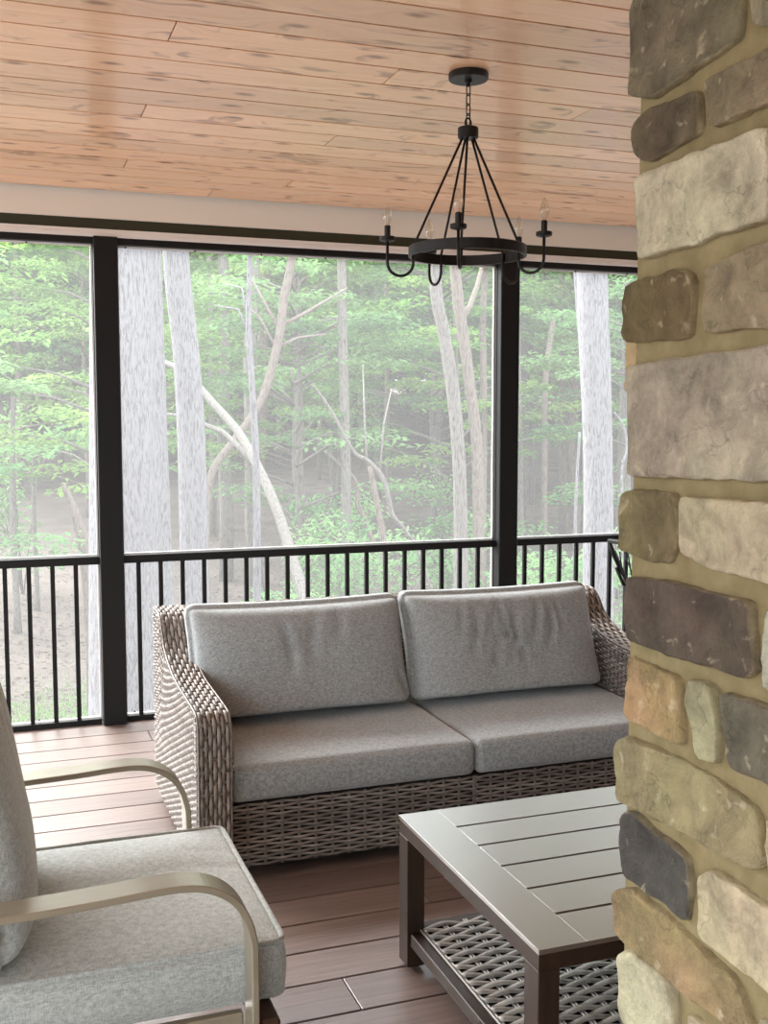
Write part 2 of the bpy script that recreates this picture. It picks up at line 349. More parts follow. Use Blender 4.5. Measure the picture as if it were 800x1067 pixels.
M['litter'] = mat('leaf_litter', (.15,.122,.108), .95, .1, nscale=1.2, nmix=.8, c2=(.09,.073,.063), bump=1, bscale=9)
M['grass'] = leaf_mat('grass_blade', (.12,.24,.075), (.24,.36,.13))
bpy.data.objects  # (materials done)

# ------------------------------------------------------------------ porch shell
def boards(name, z0, z1, y_first, pitch, n, x0, x1, gap, m, joints, groove_side, cf):
    mb = MB(); rnd = random.Random(hash(name) % 1000 if False else len(name)*13)
    for i in range(n):
        y0 = y_first + i*pitch; y1 = y0 + pitch - gap
        cuts = sorted([x0, x1] + joints.get(i, [x0 + rnd.uniform(.3,1)*(x1-x0) for _ in range(1)] if rnd.random() < .5 else []))
        for a, b in zip(cuts[:-1], cuts[1:]):
            tone = (rnd.random(), rnd.random(), rnd.random(), 1)
            mb.box(a+.002, b-.002, y0, y1, z0, z1, b=cf, c=tone)
    return mb.build(name, m)
PITCH_F = .1855
yf = 5.712 - 16*PITCH_F*2
NF = 45
YF0 = 5.712 + PITCH_F - NF*PITCH_F
JF = {NF-2: [.735], NF-14: [1.372], NF-17: [.93], NF-16: [2.3], NF-9: [1.9]}
fl = boards('floor', -.028, 0, YF0, PITCH_F, NF, -2.6, 6.2, .0085, M['deck'], JF, 1, .0012)
# last board under the railing and the deck's framing below
f2 = MB(); f2.box(-2.6, 6.2, 5.897, 6.08, -.028, 0, b=.003, c=(.5,.3,.8,1))

tag(fl, 'reddish brown composite deck boards of the porch floor', 'floor', kind='structure')
jb = MB(); jb.box(-2.6, 6.2, YF0, 5.89, -.25, -.0275); jo = jb.build('floor_joists', M['core']); jo.parent = fl
o = f2.build('floor_edge', M['deck']); o.parent = fl; o['label'] = 'outer deck board under the railing'
PITCH_C = .1807
NC = 45
YC0 = 5.905 - NC*PITCH_C
JC = {}
def cj(u, v):
    p = V((0,0,EYE)); d = FW + RT*((u-CX)/F) - UP*((v-CY)/F); t = (2.846-EYE)/d.z; p = p + d*t
    i = int((p.y-YC0)/PITCH_C); JC.setdefault(i, []).append(p.x)
for u, v in ((180,32),(150,115),(130,172),(345,146),(298,193),(600,122),(410,78),(300,193)): cj(u, v)
ce = boards('ceiling', 2.846, 2.866, YC0, PITCH_C, NC, -2.6, 6.2, .0095, M['pine'], JC, -1, .0012)
tag(ce, 'knotty pine tongue and groove porch ceiling', 'ceiling', kind='structure')
b = MB(); b.box(-2.6, 6.2, YC0, 5.91, 2.8535, 2.95); ob = b.build('roof_deck', M['black']); ob.parent = ce
YW = 5.916
t = MB(); t.box(-2.6, 6.2, YW, YW+.18, 2.703, 2.866, b=.002)
tag(t.build('trim_1', M['cream']), 'cream fascia beam between the pine ceiling and the screens', 'trim', kind='structure')
t = MB(); t.box(-2.6, 6.2, YW+.012, YW+.12, 2.648, 2.703)
tag(t.build('trim_2', M['olive']), 'dark olive band below the cream beam', 'trim', kind='structure')
t = MB(); t.box(-2.6, 6.2, YW-.004, YW+.12, 2.627, 2.648, b=.003); t.box(-2.6, 6.2, YW-.012, YW+.12, 2.606, 2.627, b=.003)
tag(t.build('trim_3', M['white']), 'white stepped moulding above the black screen frames', 'trim', kind='structure')
t = MB(); t.box(-2.6, 6.2, YW, YW+.09, 2.572, 2.606, b=.002)
tag(t.build('trim_4', M['black']), 'black header bar above the screens', 'trim', kind='structure')

for nm, lb, bx in (('wall_back', 'pale grey lap siding wall added unseen behind the viewer to dim the porch', (-.6, 6.3, YC0-.12, YC0, -.25, 2.866)), ('wall_right', 'pale grey lap siding of the house wall at the right end of the porch', (6.2, 6.3, YC0, 5.9, -.25, 2.866)),):
    w_ = MB(); w_.box(*bx)  # back wall is unseen, added to cut the light coming from behind the viewer
    z = 0
    while z < 2.8:
        if nm == 'wall_back': w_.box(bx[0], 6.2, YC0, YC0+.012, z, z+.13, b=.004)
        else: w_.box(6.188, 6.2, YC0, 5.9, z, z+.13, b=.004)
        z += .14
    tag(w_.build(nm, M['siding']), lb, 'wall', kind='structure')
posts = [-1.766, .587, 2.940, 5.293]
pl = {-1.766:'black square porch post out at the far left',
      .587:'black square porch post to the left of the wicker loveseat',
      2.940:'black square porch post rising behind the right seat of the loveseat',
      5.293:'black square porch post out at the far right behind the stone column'}
for px in posts:
    r = empty('porch_post', (px, 5.93, 0), pl[px], 'post', 'black porch posts')
    p = MB(); p.box(-.062, .062, -.055, .05, 0, 2.606, b=.004); p.build('post_shaft', M['black'], r)
    p = MB(); p.box(-.0655, -.0625, .0, .02, .93, 2.57); p.box(.0625, .0655, .0, .02, .93, 2.57); p.build('screen_channel', M['black'], r)
    # screw heads that hold the screen splines
    for z in (1.15, 1.85, 2.5):
        for sx in (-1, 1):
            s_ = MB(); s_.tube([(sx*.055, -.0552, z), (sx*.055, -.0575, z)], .0035, 6); s_.build('screw', M['black'], r)
bayn = ['left', 'middle', 'right']
blabel = ['black railing section left of the first post', 'black railing section running behind the loveseat',
          'black railing section to the right of the second post, running behind the stone column']
wlabel = ['insect screen left of the first post', 'wide insect screen between the two posts', 'insect screen right of the second post']
for bi in range(3):
    xa = posts[bi]+.066; xb = posts[bi+1]-.066
    r = empty('porch_railing', ((xa+xb)/2, 5.94, 0), blabel[bi], 'railing', 'black porch railings')
    cx = (xa+xb)/2
    p = MB(); p.box(xa-cx, xb-cx, -.025, .02, .876, .919, b=.003); p.build('top_rail', M['black'], r)
    p = MB(); p.box(xa-cx, xb-cx, -.02, .02, .0, .030, b=.003); p.build('bottom_rail', M['black'], r)
    xs = []
    x0 = {0: .042, 1: .731, 2: 3.085}[bi]; sp_ = .1197 if bi < 2 else .1215
    k = -30
    while k < 40:
        x = x0 + k*sp_
        if xa+.03 < x < xb-.03: xs.append(x)
        k += 1
    for x in xs:
        p = MB(); p.box(x-cx-.0115, x-cx+.0115, -.0115, .0115, .03, .876, b=.002)
        p.build('baluster', M['black'], r)
    # screens: frame set behind the railing, full height
    wn = 'window_%d' % (bi+1)
    p = MB(); p.box(xa+.006, xb-.006, 5.9655, 5.9665, .034, 2.568)
    w = p.build(wn, M['screen']); tag(w, wlabel[bi], 'window', kind='structure')
    p = MB()
    for (a, b_, c_, d_) in ((xa-.002, xa+.006, .02, 2.574), (xb-.006, xb+.002, .02, 2.574)): p.box(a, b_, 5.960, 5.972, c_, d_)
    fo = p.build('screen_spline', M['white']); fo.parent = w
    p = MB(); p.box(xa, xb, 5.958, 5.972, 2.562, 2.572); p.box(xa, xb, 5.960, 5.972, .92, .9265); p.box(xa, xb, 5.960, 5.972, .031, .0345)
    fo = p.build('screen_rail', M['white']); fo.parent = w
    p = MB(); n = 6
    for k in range(n):
        x = xa + (xb-xa)*(k+.12)/n
        for z in (2.564, .045): p.tube([(x, 5.957, z), (x, 5.950, z)], .005, 6)
    fo = p.build('screen_screw', M['black']); fo.parent = w

# ------------------------------------------------------------------ stone column
def stone(mb, poly, face_x, back, colr, seed, proud=.016, axis='x', sign=1):
    """poly: list of (a,z) on the face plane. Rings shrink inward towards a rough face."""
    rn = random.Random(seed)
    n = len(poly); per = []
    for i in range(n):
        a = V(poly[i]); b_ = V(poly[(i+1) % n]); k = max(2, int((b_-a).length/.011))
        for j in range(k): per.append(a.lerp(b_, j/k))
    # round the corners
    for _ in range(1): per = [per[i-1]*.25 + per[i]*.5 + per[(i+1) % len(per)]*.25 for i in range(len(per))]
    cen = V((sum(p.x for p in per)/len(per), sum(p.y for p in per)/len(per)))
    per = [p + (p-cen).normalized()*(noise.noise(V((p.x*20, p.y*20, seed)))*.005 + noise.noise(V((p.x*75, p.y*75, seed)))*.003 + .001) for p in per]
    m = len(per); rings = [(1.0, -back, 0), (1.0, proud*.3, 1.0), (.992, proud*.8, .9), (.975, proud, .6), (.93, proud*1.1, .15), (.85, proud*1.1, 0), (.75, proud, 0), (.64, proud, 0), (.52, proud, 0), (.4, proud, 0), (.28, proud, 0), (.15, proud, 0), (.05, proud, 0)]
    vs = []; cs = []
    mind = min((p-cen).length for p in per)
    for ri, (sc, d, e) in enumerate(rings):
        for p in per:
            L_ = (p-cen).length
            ins = (1-sc)*L_ if sc < .9 else (1-sc)*min(L_, mind*1.5)
            q = p - (p-cen).normalized()*ins
            dd = d
            if ri >= 2:
                nz = noise.noise(V((q.x*9, q.y*9, seed)))*.010 + noise.noise(V((q.x*28, q.y*28, seed+3)))*.006 + abs(noise.noise(V((q.x*14, q.y*32, seed+9))))*-.006
                dd += nz*(1 if ri > 3 else .5)
            vs.append((q.x, q.y, dd)); cs.append((colr[0]*.90, colr[1]*.89, colr[2]*.84, e))
    fs = [(i*m+k, i*m+(k+1) % m, (i+1)*m+(k+1) % m, (i+1)*m+k) for i in range(len(rings)-1) for k in range(m)]
    fs.append(tuple((len(rings)-1)*m+k for k in range(m))); fs.append(tuple(range(m-1, -1, -1)))
    out = []
    for a, z, d in vs:
        if axis == 'x': out.append((face_x - sign*d, a, z))
        else: out.append((a, face_x - sign*d, z))
    mb.add(out, fs, cs)

XC = .90          # plane of the mortar face turned to the porch
def px_poly(pts): 
    out = []
    for u, v in pts:
        p = atx(u, v, XC-.012); out.append((p.y, p.z))
    return out
GREY = (.17,.15,.10); OLIV = (.20,.165,.09); PALE = (.50,.46,.36); DBR = (.085,.068,.050); BRN = (.155,.105,.055)
TAN = (.36,.26,.14); PINK = (.47,.39,.29); DGR = (.10,.095,.085); ORG = (.42,.27,.14)
stones = [
 ([(655,12),(667,-22),(768,-40),(770,40),(674,104),(654,98)], (.165,.145,.095)),
 ([(778,-40),(835,-60),(835,20),(783,32)], (.26,.23,.16)),
 ([(661,128),(674,115),(726,93),(727,138),(674,167),(661,162)], (.15,.12,.075)),
 ([(735,83),(800,49),(840,30),(840,92),(800,108),(737,134)], (.235,.195,.125)),
 ([(662,185),(676,177),(800,131),(799,229),(663,271)], (.52,.48,.36)),
 ([(806,128),(850,110),(850,215),(806,226)], (.30,.25,.16)),
 ([(651,297),(701,281),(719,283),(716,351),(649,357)], (.15,.105,.055)),
 ([(731,280),(800,251),(840,236),(840,336),(732,347)], (.27,.225,.145)),
 ([(652,382),(700,374),(800,360),(840,355),(840,502),(800,501),(655,496)], (.40,.355,.28)),
 ([(645,512),(701,513),(704,552),(696,589),(667,583),(645,572)], (.185,.15,.078)),
 ([(708,517),(840,527),(840,620),(800,609),(731,589),(708,576)], (.50,.43,.31)),
 ([(652,601),(670,601),(780,626),(785,700),(775,708),(652,667)], (.105,.08,.062)),
 ([(796,636),(840,642),(840,735),(796,715)], (.40,.40,.32)),
 ([(652,684),(702,704),(710,777),(700,774),(651,748)], (.40,.27,.145)),
 ([(718,705),(744,717),(746,798),(723,786)], (.36,.33,.22)),
 ([(753,722),(800,738),(840,752),(840,838),(800,817),(756,798)], (.155,.135,.105)),
 ([(641,774),(652,767),(740,810),(785,845),(794,906),(785,908),(643,834)], (.29,.245,.14)),
 ([(799,852),(840,876),(840,950),(803,918)], (.42,.36,.24)),
 ([(647,846),(654,843),(713,893),(716,920),(713,960),(647,910)], (.07,.065,.06)),
 ([(728,912),(737,903),(800,948),(840,975),(840,1070),(800,1037),(727,975)], (.52,.45,.31)),
 ([(637,930),(658,925),(764,1020),(785,1085),(755,1068),(656,988),(637,970)], (.30,.22,.12)),
 ([(645,992),(660,991),(696,1025),(710,1115),(645,1062)], (.50,.46,.34)),
 ([(716,1056),(760,1095),(762,1150),(718,1120)], (.42,.36,.25)),
 ([(790,1058),(840,1090),(840,1160),(792,1120)], (.44,.38,.26)),
]
CY0, CY1 = .86, 1.385      # mortar core extents in depth
CX1 = 1.42
colr = empty('stone_column', ((XC+CX1)/2, (CY0+CY1)/2, 0), 'mortared fieldstone porch column rising floor to ceiling in the right foreground', 'column')
mb = MB()
for i, (pp, c) in enumerate(stones):
    edge = min(u for u, v in pp) < 680
    stone(mb, px_poly(pp), XC, .16 if edge else .03, c, i*7.3+1, proud=.014)
# pale orange stone on the rear face, just showing past the corner
stone(mb, [(XC+.0, 1.42+.27), (XC+.30, 1.42+.27), (XC+.30, 1.42+.38), (XC+.0, 1.42+.38)], CY1, .03, ORG, 91, proud=.03, axis='y', sign=-1)
# fill courses on the rest of the column
pal = [GREY, PALE, DBR, BRN, TAN, PINK, DGR, OLIV, (.3,.25,.15)]
rs = random.Random(5)
def courses(a0, a1, z0, z1, plane, axis, sign, seed):
    z = z0; k = 0
    while z < z1-.03:
        h = min(rs.uniform(.08, .17), z1-z); a = a0
        while a < a1-.02:
            w = rs.uniform(.12, .3)
            if a1-(a+w) < .08: w = a1-a
            g = .008
            j = lambda: rs.uniform(-.004, .004)
            stone(mb, [(a+g+j(), z+g+j()), (a+w-g+j(), z+g+j()), (a+w-g+j(), z+h-g+j()), (a+g+j(), z+h-g+j())], plane, .03, rs.choice(pal), seed+k*3.1, proud=.014, axis=axis, sign=sign)
            a += w; k += 1
        z += h
courses(CY0+.01, CY1+.02, .02, .60, XC, 'x', 1, 300)
courses(CY0+.01, CY1+.02, 2.37, 2.84, XC, 'x', 1, 400)
courses(XC+.05, CX1, .02, 2.84, CY0, 'y', 1, 500)
courses(XC+.17, CX1, .02, 2.84, CY1, 'y', -1, 600)
courses(CY0, CY1, .02, 2.84, CX1, 'x', -1, 700)
# left strip of the foreground face (beyond the frame edge)
a = CY0+.01
z = .62
while z < 2.36:
    h = rs.uniform(.09, .17)
    stone(mb, [(CY0+.005, z), (.985, z), (.985, z+h-.016), (CY0+.005, z+h-.016)], XC, .03, rs.choice(pal), z*50, proud=.014)
    z += h
st = mb.build('stonework', M['stone'], None, smooth=True)
mo = MB()
# mortar core with a slightly uneven surface
nx, nz = 12, 90
def mface(axis, plane, a0, a1):
    vs = []; fs = []
    for j in range(nz+1):
        z = 2.846*j/nz
        for i in range(nx+1):
            a = a0+(a1-a0)*i/nx; d = noise.noise(V((a*14, z*14, plane*9)))*.004*(0 if i in (0, nx) else 1)
            vs.append((plane+d, a, z) if axis == 'x' else (a, plane+d, z))
    for j in range(nz):
        for i in range(nx):
            q = j*(nx+1)+i; fs.append((q, q+1, q+nx+2, q+nx+1))
    mo.add(vs, fs)
mface('x', XC, CY0, CY1); mface('x', CX1, CY0, CY1); mface('y', CY0, XC, CX1); mface('y', CY1, XC, CX1)
mort = mo.build('mortar', M['mortar'], smooth=True)
attach(colr, st, mort)

# ------------------------------------------------------------------ weave
def weave(mb, surf, nrows, nst, amp, hw, ht, stake_r=.0028, per=4, jitter=.0, stakes=True, vpad=.5, seed=1, bow=0.0):
    """surf(u,v)->(point, normal); rows run along u, stacked along v; stakes run along v"""
    rn = random.Random(seed)
    for j in range(nrows):
        v = (j+vpad)/(nrows-1+2*vpad); pts = []; nr = []; cs = rn.random()
        tot = nst*per
        for i in range(tot+1):
            u = i/tot; p, n_ = surf(u, v)
            ph = math.cos(PI*(u*nst + j))
            pts.append(p + n_*(amp*ph)); nr.append(n_)
        # colour varies a little along every strand
        m = len(pts); base = len(mb.v)
        mb.tube(pts, 1, 6, flat=(hw, ht), nrm=nr, c=.5)
        for i in range(m):
            k = min(1, max(0, cs*.6 + .4*rn.random()))
            for q in range(6): mb.c[base+i*6+q] = k
    if stakes:
        for s in range(nst+1):
            u = s/nst; pts = []
            for k in range(0, nrows*1+1):
                v = k/nrows; p, n_ = surf(u, v); pts.append(p)
            for du in (-1, 1):
                e = surf(min(1, u+.001), .5)[0]-surf(max(0, u-.001), .5)[0]
                e.normalize()
                mb.tube([p + e*du*stake_r*1.1 for p in pts], stake_r, 5, c=.35)
def plane_surf(p0, pu, pv, n_):
    p0, pu, pv, n_ = V(p0), V(pu), V(pv), V(n_).normalized()
    return lambda u, v: (p0 + (pu-p0)*u + (pv-p0)*v, n_)

# ------------------------------------------------------------------ cushions
def rbox(mb, hx, hy, hz, r, nu, nv, nw, fn=None, c=.5):
    """rounded box centred at 0, fn(p, unit)->p displaces"""
    def axis_samples(n):
        return [math.sin((-1+2*i/n)*PI/2)*.5 + (-1+2*i/n)*.5 for i in range(n+1)]
    ux, uy, uz = axis_samples(nu), axis_samples(nv), axis_samples(nw)
    idx = {}; vs = []; fs = []
    def vert(a, b_, c_):
        k = (a, b_, c_)
        if k not in idx:
            cc = V((ux[a]*hx, uy[b_]*hy, uz[c_]*hz))
            q = V((max(-hx+r, min(hx-r, cc.x)), max(-hy+r, min(hy-r, cc.y)), max(-hz+r, min(hz-r, cc.z))))
            d = cc-q
            p = q + d.normalized()*r if d.length > 1e-9 else cc
            # cube corners/edges only partly rounded outside of r
            if fn: p = fn(p, V((ux[a], uy[b_], uz[c_])))
            idx[k] = len(vs); vs.append(p)
        return idx[k]
    for a in range(nu):
        for b_ in range(nv):
            for c_ in (0, nw): fs.append((vert(a,b_,c_), vert(a+1,b_,c_), vert(a+1,b_+1,c_), vert(a,b_+1,c_)))
    for a in range(nu):
        for c_ in range(nw):
            for b_ in (0, nv): fs.append((vert(a,b_,c_), vert(a+1,b_,c_), vert(a+1,b_,c_+1), vert(a,b_,c_+1)))
    for b_ in range(nv):
        for c_ in range(nw):
            for a in (0, nu): fs.append((vert(a,b_,c_), vert(a,b_+1,c_), vert(a,b_+1,c_+1), vert(a,b_,c_+1)))
    mb.add(vs, fs, c)
def seat_fn(crown, hx, hy, hz, seed, wr=.004):
    def f(p, q):
        k = max(0, (1-q.x**4))*max(0, (1-q.y**4))
        p = p.copy()
        if p.z > 0: p.z += crown*k + wr*noise.noise(V((p.x*5, p.y*7, seed)))*k
        sidek = (1-q.z**2)
        p.x += .010*sidek*q.x*(1-q.y**2)*1.0 ; p.y += .010*sidek*q.y*(1-q.x**4)
        return p
    return f
def back_fn(hx, hz, hy, seed, folds):
    """cushion standing in the x-z plane, y is thickness; front is -y"""
    def f(p, q):
        p = p.copy()
        ex = abs(q.x); ez = abs(q.z)
        k = ((1-ex**4)*(1-(ez**4 if q.z > 0 else ez**16))); k = max(k, 0)**.5
        th = .22 + .78*k
        p.y *= th
        # puffed outline: sides draw in between the pointed corners
        p.x -= .012*q.x*(1-ez**2); p.z -= .010*q.z*(1-ex**2)
        if p.y < 0:
            for (fx, w, top, bot, dep) in folds:
                zz = (q.z+1)/2
                if bot < zz < top:
                    e = math.sin(PI*(zz-bot)/(top-bot))
                    cxx = fx + .05*math.sin(zz*6+fx*9)
                    d_ = (q.x-cxx)/w
                    p.y += 1.15*dep*e*math.exp(-d_*d_) - .5*dep*e*math.exp(-(d_-1.7)**2)
            p.y += .006*noise.noise(V((p.x*6, p.z*4, seed)))*k
        return p
    return f

# ------------------------------------------------------------------ loveseat
X0, X1 = .640, 2.735
AW = .115
YFr, YBk = 3.645, 4.70
sofa = empty('wicker_loveseat', ((X0+X1)/2, (YFr+YBk)/2, 0), 'grey brown wicker loveseat with four grey cushions standing along the railing', 'sofa')
prof = [(3.648,.055),(3.645,.30),(3.645,.52),(3.650,.585),(3.675,.618),(3.73,.628),(3.90,.634),(4.08,.640),(4.20,.652),(4.31,.676),(4.40,.712),(4.455,.757),(4.49,.800),(4.53,.828),(4.58,.836),(4.70,.836)]
def dense(pr, step=.01):
    out = [V((0, pr[0][0], pr[0][1]))]
    P = [V((0, a, b_)) for a, b_ in pr]
    for i in range(len(P)-1):
        p0 = P[max(i-1,0)]; p1 = P[i]; p2 = P[i+1]; p3 = P[min(i+2, len(P)-1)]
        k = max(1, int((p2-p1).length/step))
        for j in range(1, k+1):
            t_ = j/k
            out.append(.5*((2*p1) + (p2-p0)*t_ + (2*p0-5*p1+4*p2-p3)*t_*t_ + (3*p1-p0-3*p2+p3)*t_**3))
    return out
PD = dense(prof)
LEN = [0]
for i in range(1, len(PD)): LEN.append(LEN[-1] + (PD[i]-PD[i-1]).length)
def prof_at(u):
    s = u*LEN[-1]; lo = 0; hi = len(LEN)-1
    while hi-lo > 1:
        m_ = (lo+hi)//2
        if LEN[m_] <= s: lo = m_
        else: hi = m_
    k = (s-LEN[lo])/max(1e-9, LEN[hi]-LEN[lo]); p = PD[lo].lerp(PD[hi], k); t_ = (PD[hi]-PD[lo]).normalized()
    return p, V((0, -t_.z, t_.y))
def topz(y):
    best = .055
    for i in range(len(PD)-1):
        if PD[i].y <= y <= PD[i+1].y and PD[i+1].y > PD[i].y:
            return PD[i].z + (PD[i+1].z-PD[i].z)*(y-PD[i].y)/(PD[i+1].y-PD[i].y)
    return PD[-1].z if y > 4.6 else .6
def arm(xa, xb, outer):
    parts = []
    # solid backing body
    body = MB(); n = len(PD); ins = .006
    loop = [(p.y+ (ins if p.z < .6 and p.y < 3.7 else 0), p.z-(ins if p.y > 3.66 else 0)) for p in PD] + [(YBk-.002, .055)]
    va = [(xa+ins, y, z) for y, z in loop]; vb = [(xb-ins, y, z) for y, z in loop]; m = len(loop)
    fs = [tuple(range(m)), tuple(range(2*m-1, m-1, -1))] + [(i, (i+1) % m, m+(i+1) % m, m+i) for i in range(m)]
    body.add(va+vb, fs); parts.append(body.build('arm_core', M['core']))
    # top and front strip: strands run along the arm
    w = MB()
    def s1(u, v):
        p, n_ = prof_at(u); return (V((xa+.004+(xb-xa-.008)*v, p.y, p.z)), n_)
    weave(w, s1, 7, 40, .0048, .0068, .0030, seed=3)
    # outer and inner faces: strands run front to back, rows rise
    for (xf, nx_) in ((xa, -1), (xb, 1)):
        inner = (nx_ == 1) != outer
        zlo = .055 if not inner else .40
        nr = 46 if not inner else 20
        def s2(u, v, xf=xf, nx_=nx_, zlo=zlo):
            y = YFr+.008 + (YBk-.012-YFr-.008)*u
            zt = topz(y)-.006
            if y < 3.70: zt = min(zt, .60)
            # rows follow the arm's curve near the top and stay level lower down
            zb = zlo; lev = zlo + (.605-zlo)*v
            z = lev + (zt-.605)*max(0, (v-.35)/.65)**1.3
            return (V((xf, y, z)), V((nx_, 0, 0)))
        weave(w, s2, nr, 32, .0062, .0047, .0026, seed=11)
    parts.append(w.build('arm_weave', M['wicker'], smooth=True))
    # rounded binding strand down both front corners
    bd = MB()
    for x in (xa, xb):
        pts = []; 
        for i in range(0, 121):
            p, n_ = prof_at(i/120); pts.append(V((x, p.y, p.z)) )
        bd.tube(pts, .0035, 6, c=.5)
    parts.append(bd.build('arm_binding', M['wicker'], smooth=True))
    for k, yy in enumerate((YFr+.045, YBk-.05)):
        f = MB(); f.box((xa+xb)/2-.025, (xa+xb)/2+.025, yy-.025, yy+.025, 0, .06, b=.004); parts.append(f.build('foot', M['core']))
    return parts
def nest(root, name, parts, label=None):
    """arm > core, weave, feet as sub-parts of one part"""
    p = parts[0]; p.name = name
    attach(root, p)
    for q in parts[1:]:
        q.parent = p; q.matrix_parent_inverse = Matrix.Identity(4)
        
nest(sofa, 'armrest', arm(X0, X0+AW, False)) if False else None
for (xa, xb, outr) in ((X0, X0+AW, False), (X1-AW, X1, True)):
    ps = arm(xa, xb, outr); core = ps[0]; core.name = 'armrest'
    attach(sofa, core)
    for q in ps[1:]: q.parent = core
# seat base
xa, xb = X0+AW+.003, X1-AW-.003
c_ = MB(); c_.box(xa, xb, 3.69+.006, 4.55, .045, .283); base = c_.build('seat_base', M['core']); attach(sofa, base)
w = MB()
mid = 1.713
for a, b_, ns, sd in ((xa, mid-.003, 15, 21), (mid+.003, xb, 14, 22)):
    weave(w, plane_surf((a, 3.69, .048), (b_, 3.69, .048), (a, 3.69, .282), (0,-1,0)), 17, ns, .0062, .0050, .0030, seed=sd)
q = w.build('base_weave', M['wicker'], smooth=True); q.parent = base
w = MB(); w.tube([(mid, 3.687, .045), (mid, 3.687, .283)], .0045, 8, c=.2); q = w.build('centre_stake', M['wicker']); q.parent = base
# back panel
c_ = MB(); c_.box(X0+.01, X1-.01, 4.60, YBk-.004, .055, .826); bk = c_.build('backrest', M['core']); attach(sofa, bk)
w = MB()
weave(w, plane_surf((X0+AW, 4.592, .835), (X1-AW, 4.592, .835), (X0+AW, YBk, .835), (0,0,1)), 7, 32, .0036, .0072, .0032, seed=31)
weave(w, plane_surf((X0+.005, YBk, .06), (X1-.005, YBk, .06), (X0+.005, YBk, .832), (0,1,0)), 44, 30, .0040, .0078, .0030, seed=32)
weave(w, plane_surf((X0+AW, 4.594, .44), (X1-AW, 4.594, .44), (X0+AW, 4.594, .832), (0,-1,0)), 22, 30, .0036, .0078, .0028, seed=33)
q = w.build('back_weave', M['wicker'], smooth=True); q.parent = bk

# loose cushions (things of their own: they lift off)
def seat_cushion(x0, x1, label, seed):
    cx, cy = (x0+x1)/2, (3.672+4.44)/2
    o = empty('seat_cushion', (cx, cy, .289), label, 'cushion', 'loveseat seat cushions')
    hx, hy, hz = (x1-x0)/2, (4.44-3.672)/2, .067
    mb = MB(); rbox(mb, hx, hy, hz, .026, 40, 36, 10, seat_fn(.012, hx, hy, hz, seed, .006))
    b_ = mb.build('cushion_cover', M['sofa_fab'], o, smooth=True); b_.location = (0, 0, hz)
    # seam welt along upper and lower front edge
    sm = MB()
    for zz in (hz*2-.012, .012):
        pts = [(x, -hy+.004-.010*(1-(x/hx)**4)*0, zz) for x in [(-hx+.02)+(2*hx-.04)*i/30 for i in range(31)]]
        sm.tube(pts, .0022, 6)
    s_ = sm.build('seam', M['sofa_fab'], o, smooth=True)
    return o
seat_cushion(.760, 1.709, 'left grey seat cushion of the wicker loveseat', 2)
seat_cushion(1.716, 2.612, 'right grey seat cushion of the loveseat, beside the stone column', 5)
def back_cushion(x0, x1, zb, zt, label, folds, seed, roll=0.0, yb=4.232):
    hx, hz = (x1-x0)/2, (zt-zb)/2; hy = .135
    o = empty('back_cushion', ((x0+x1)/2, yb, zb), label, 'cushion', 'loveseat back cushions')
    mb = MB(); rbox(mb, hx, hy, hz, .05, 56, 10, 40, back_fn(hx, hz, hy, seed, folds))
    # lean back
    mb.v = [(p[0], p[1] + (p[2]+hz)*.36, p[2]+hz) for p in mb.v]
    b_ = mb.build('cushion_cover', M['sofa_fab'], o, smooth=True)
    return o
back_cushion(.715, 1.655, .447, .895, 'left grey back cushion of the loveseat with two soft vertical creases',
    [(-.18,.035,.95,.35,.016),(.12,.03,.98,.45,.014),(.3,.05,1,.6,.010),(.92,.03,.4,.0,.02)], 3)
back_cushion(1.655, 2.590, .447, .900, 'right grey back cushion of the loveseat gathered in many vertical pleats',
    [(-.5,.022,1,.55,.012),(-.38,.022,1,.35,.018),(-.2,.020,.97,.2,.020),(-.04,.020,1,.3,.020),(.10,.022,.95,.15,.022),(.27,.022,1,.4,.018),(.40,.024,.97,.35,.02),(.55,.022,.97,.55,.014)], 8)

# ------------------------------------------------------------------ coffee table
TX0, TX1, TY0, TY1, TZ = 1.123, 2.33, 2.072, 2.961, .46
tab = empty('coffee_table', ((TX0+TX1)/2, (TY0+TY1)/2, 0), 'brown wooden coffee table with slatted top and woven lower shelf', 'table')
fr = MB(); fw = .125; th = .012
for (a, b_) in ((TX0, TX0+fw), (TX1-fw, TX1)):
    fr = MB(); fr.box(a, b_, TY0, TY1, TZ-th, TZ, b=.0003); attach(tab, fr.build('top_end_board', M['tabletop']))
nsl = 6; pitch = (TY1-TY0)/nsl
for i in range(nsl):
    s_ = MB(); g = .010
    s_.box(TX0+fw+.0002, TX1-fw-.0002, TY0+i*pitch+(g/2 if i else 0), TY0+(i+1)*pitch-(g/2 if i < nsl-1 else 0), TZ-.0118, TZ-.00005, b=.0002)
    attach(tab, s_.build('top_slat', M['tabletop']))
ap = MB()
for (a, b_, c1, d1) in ((TX0+.001, TX0+.022, TY0+.001, TY1-.001), (TX1-.022, TX1-.001, TY0+.001, TY1-.001), (TX0+.022, TX1-.022, TY0+.001, TY0+.022), (TX0+.022, TX1-.022, TY1-.022, TY1-.001)):
    ap.box(a, b_, c1, d1, TZ-.052, TZ-.0122)
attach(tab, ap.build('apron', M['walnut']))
under = MB(); under.box(TX0+.1, TX1-.1, TY0+.03, TY1-.03, TZ-.040, TZ-.030); attach(tab, under.build('under_panel', M['core']))
for x in (TX0, TX1-.055):
    for y in (TY0, TY1-.072):
        l = MB(); l.box(x+.001, x+.056, y+.001, y+.071, .012, TZ-.0525, b=.002)
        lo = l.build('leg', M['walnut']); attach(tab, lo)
        g = MB(); g.lathe([(.0, 0), (.014, 0), (.016, .012), (0, .0125)], (x+.028, y+.036, 0), 12); go = g.build('glide', M['black']); go.parent = lo
SZ = .118
sf = MB()
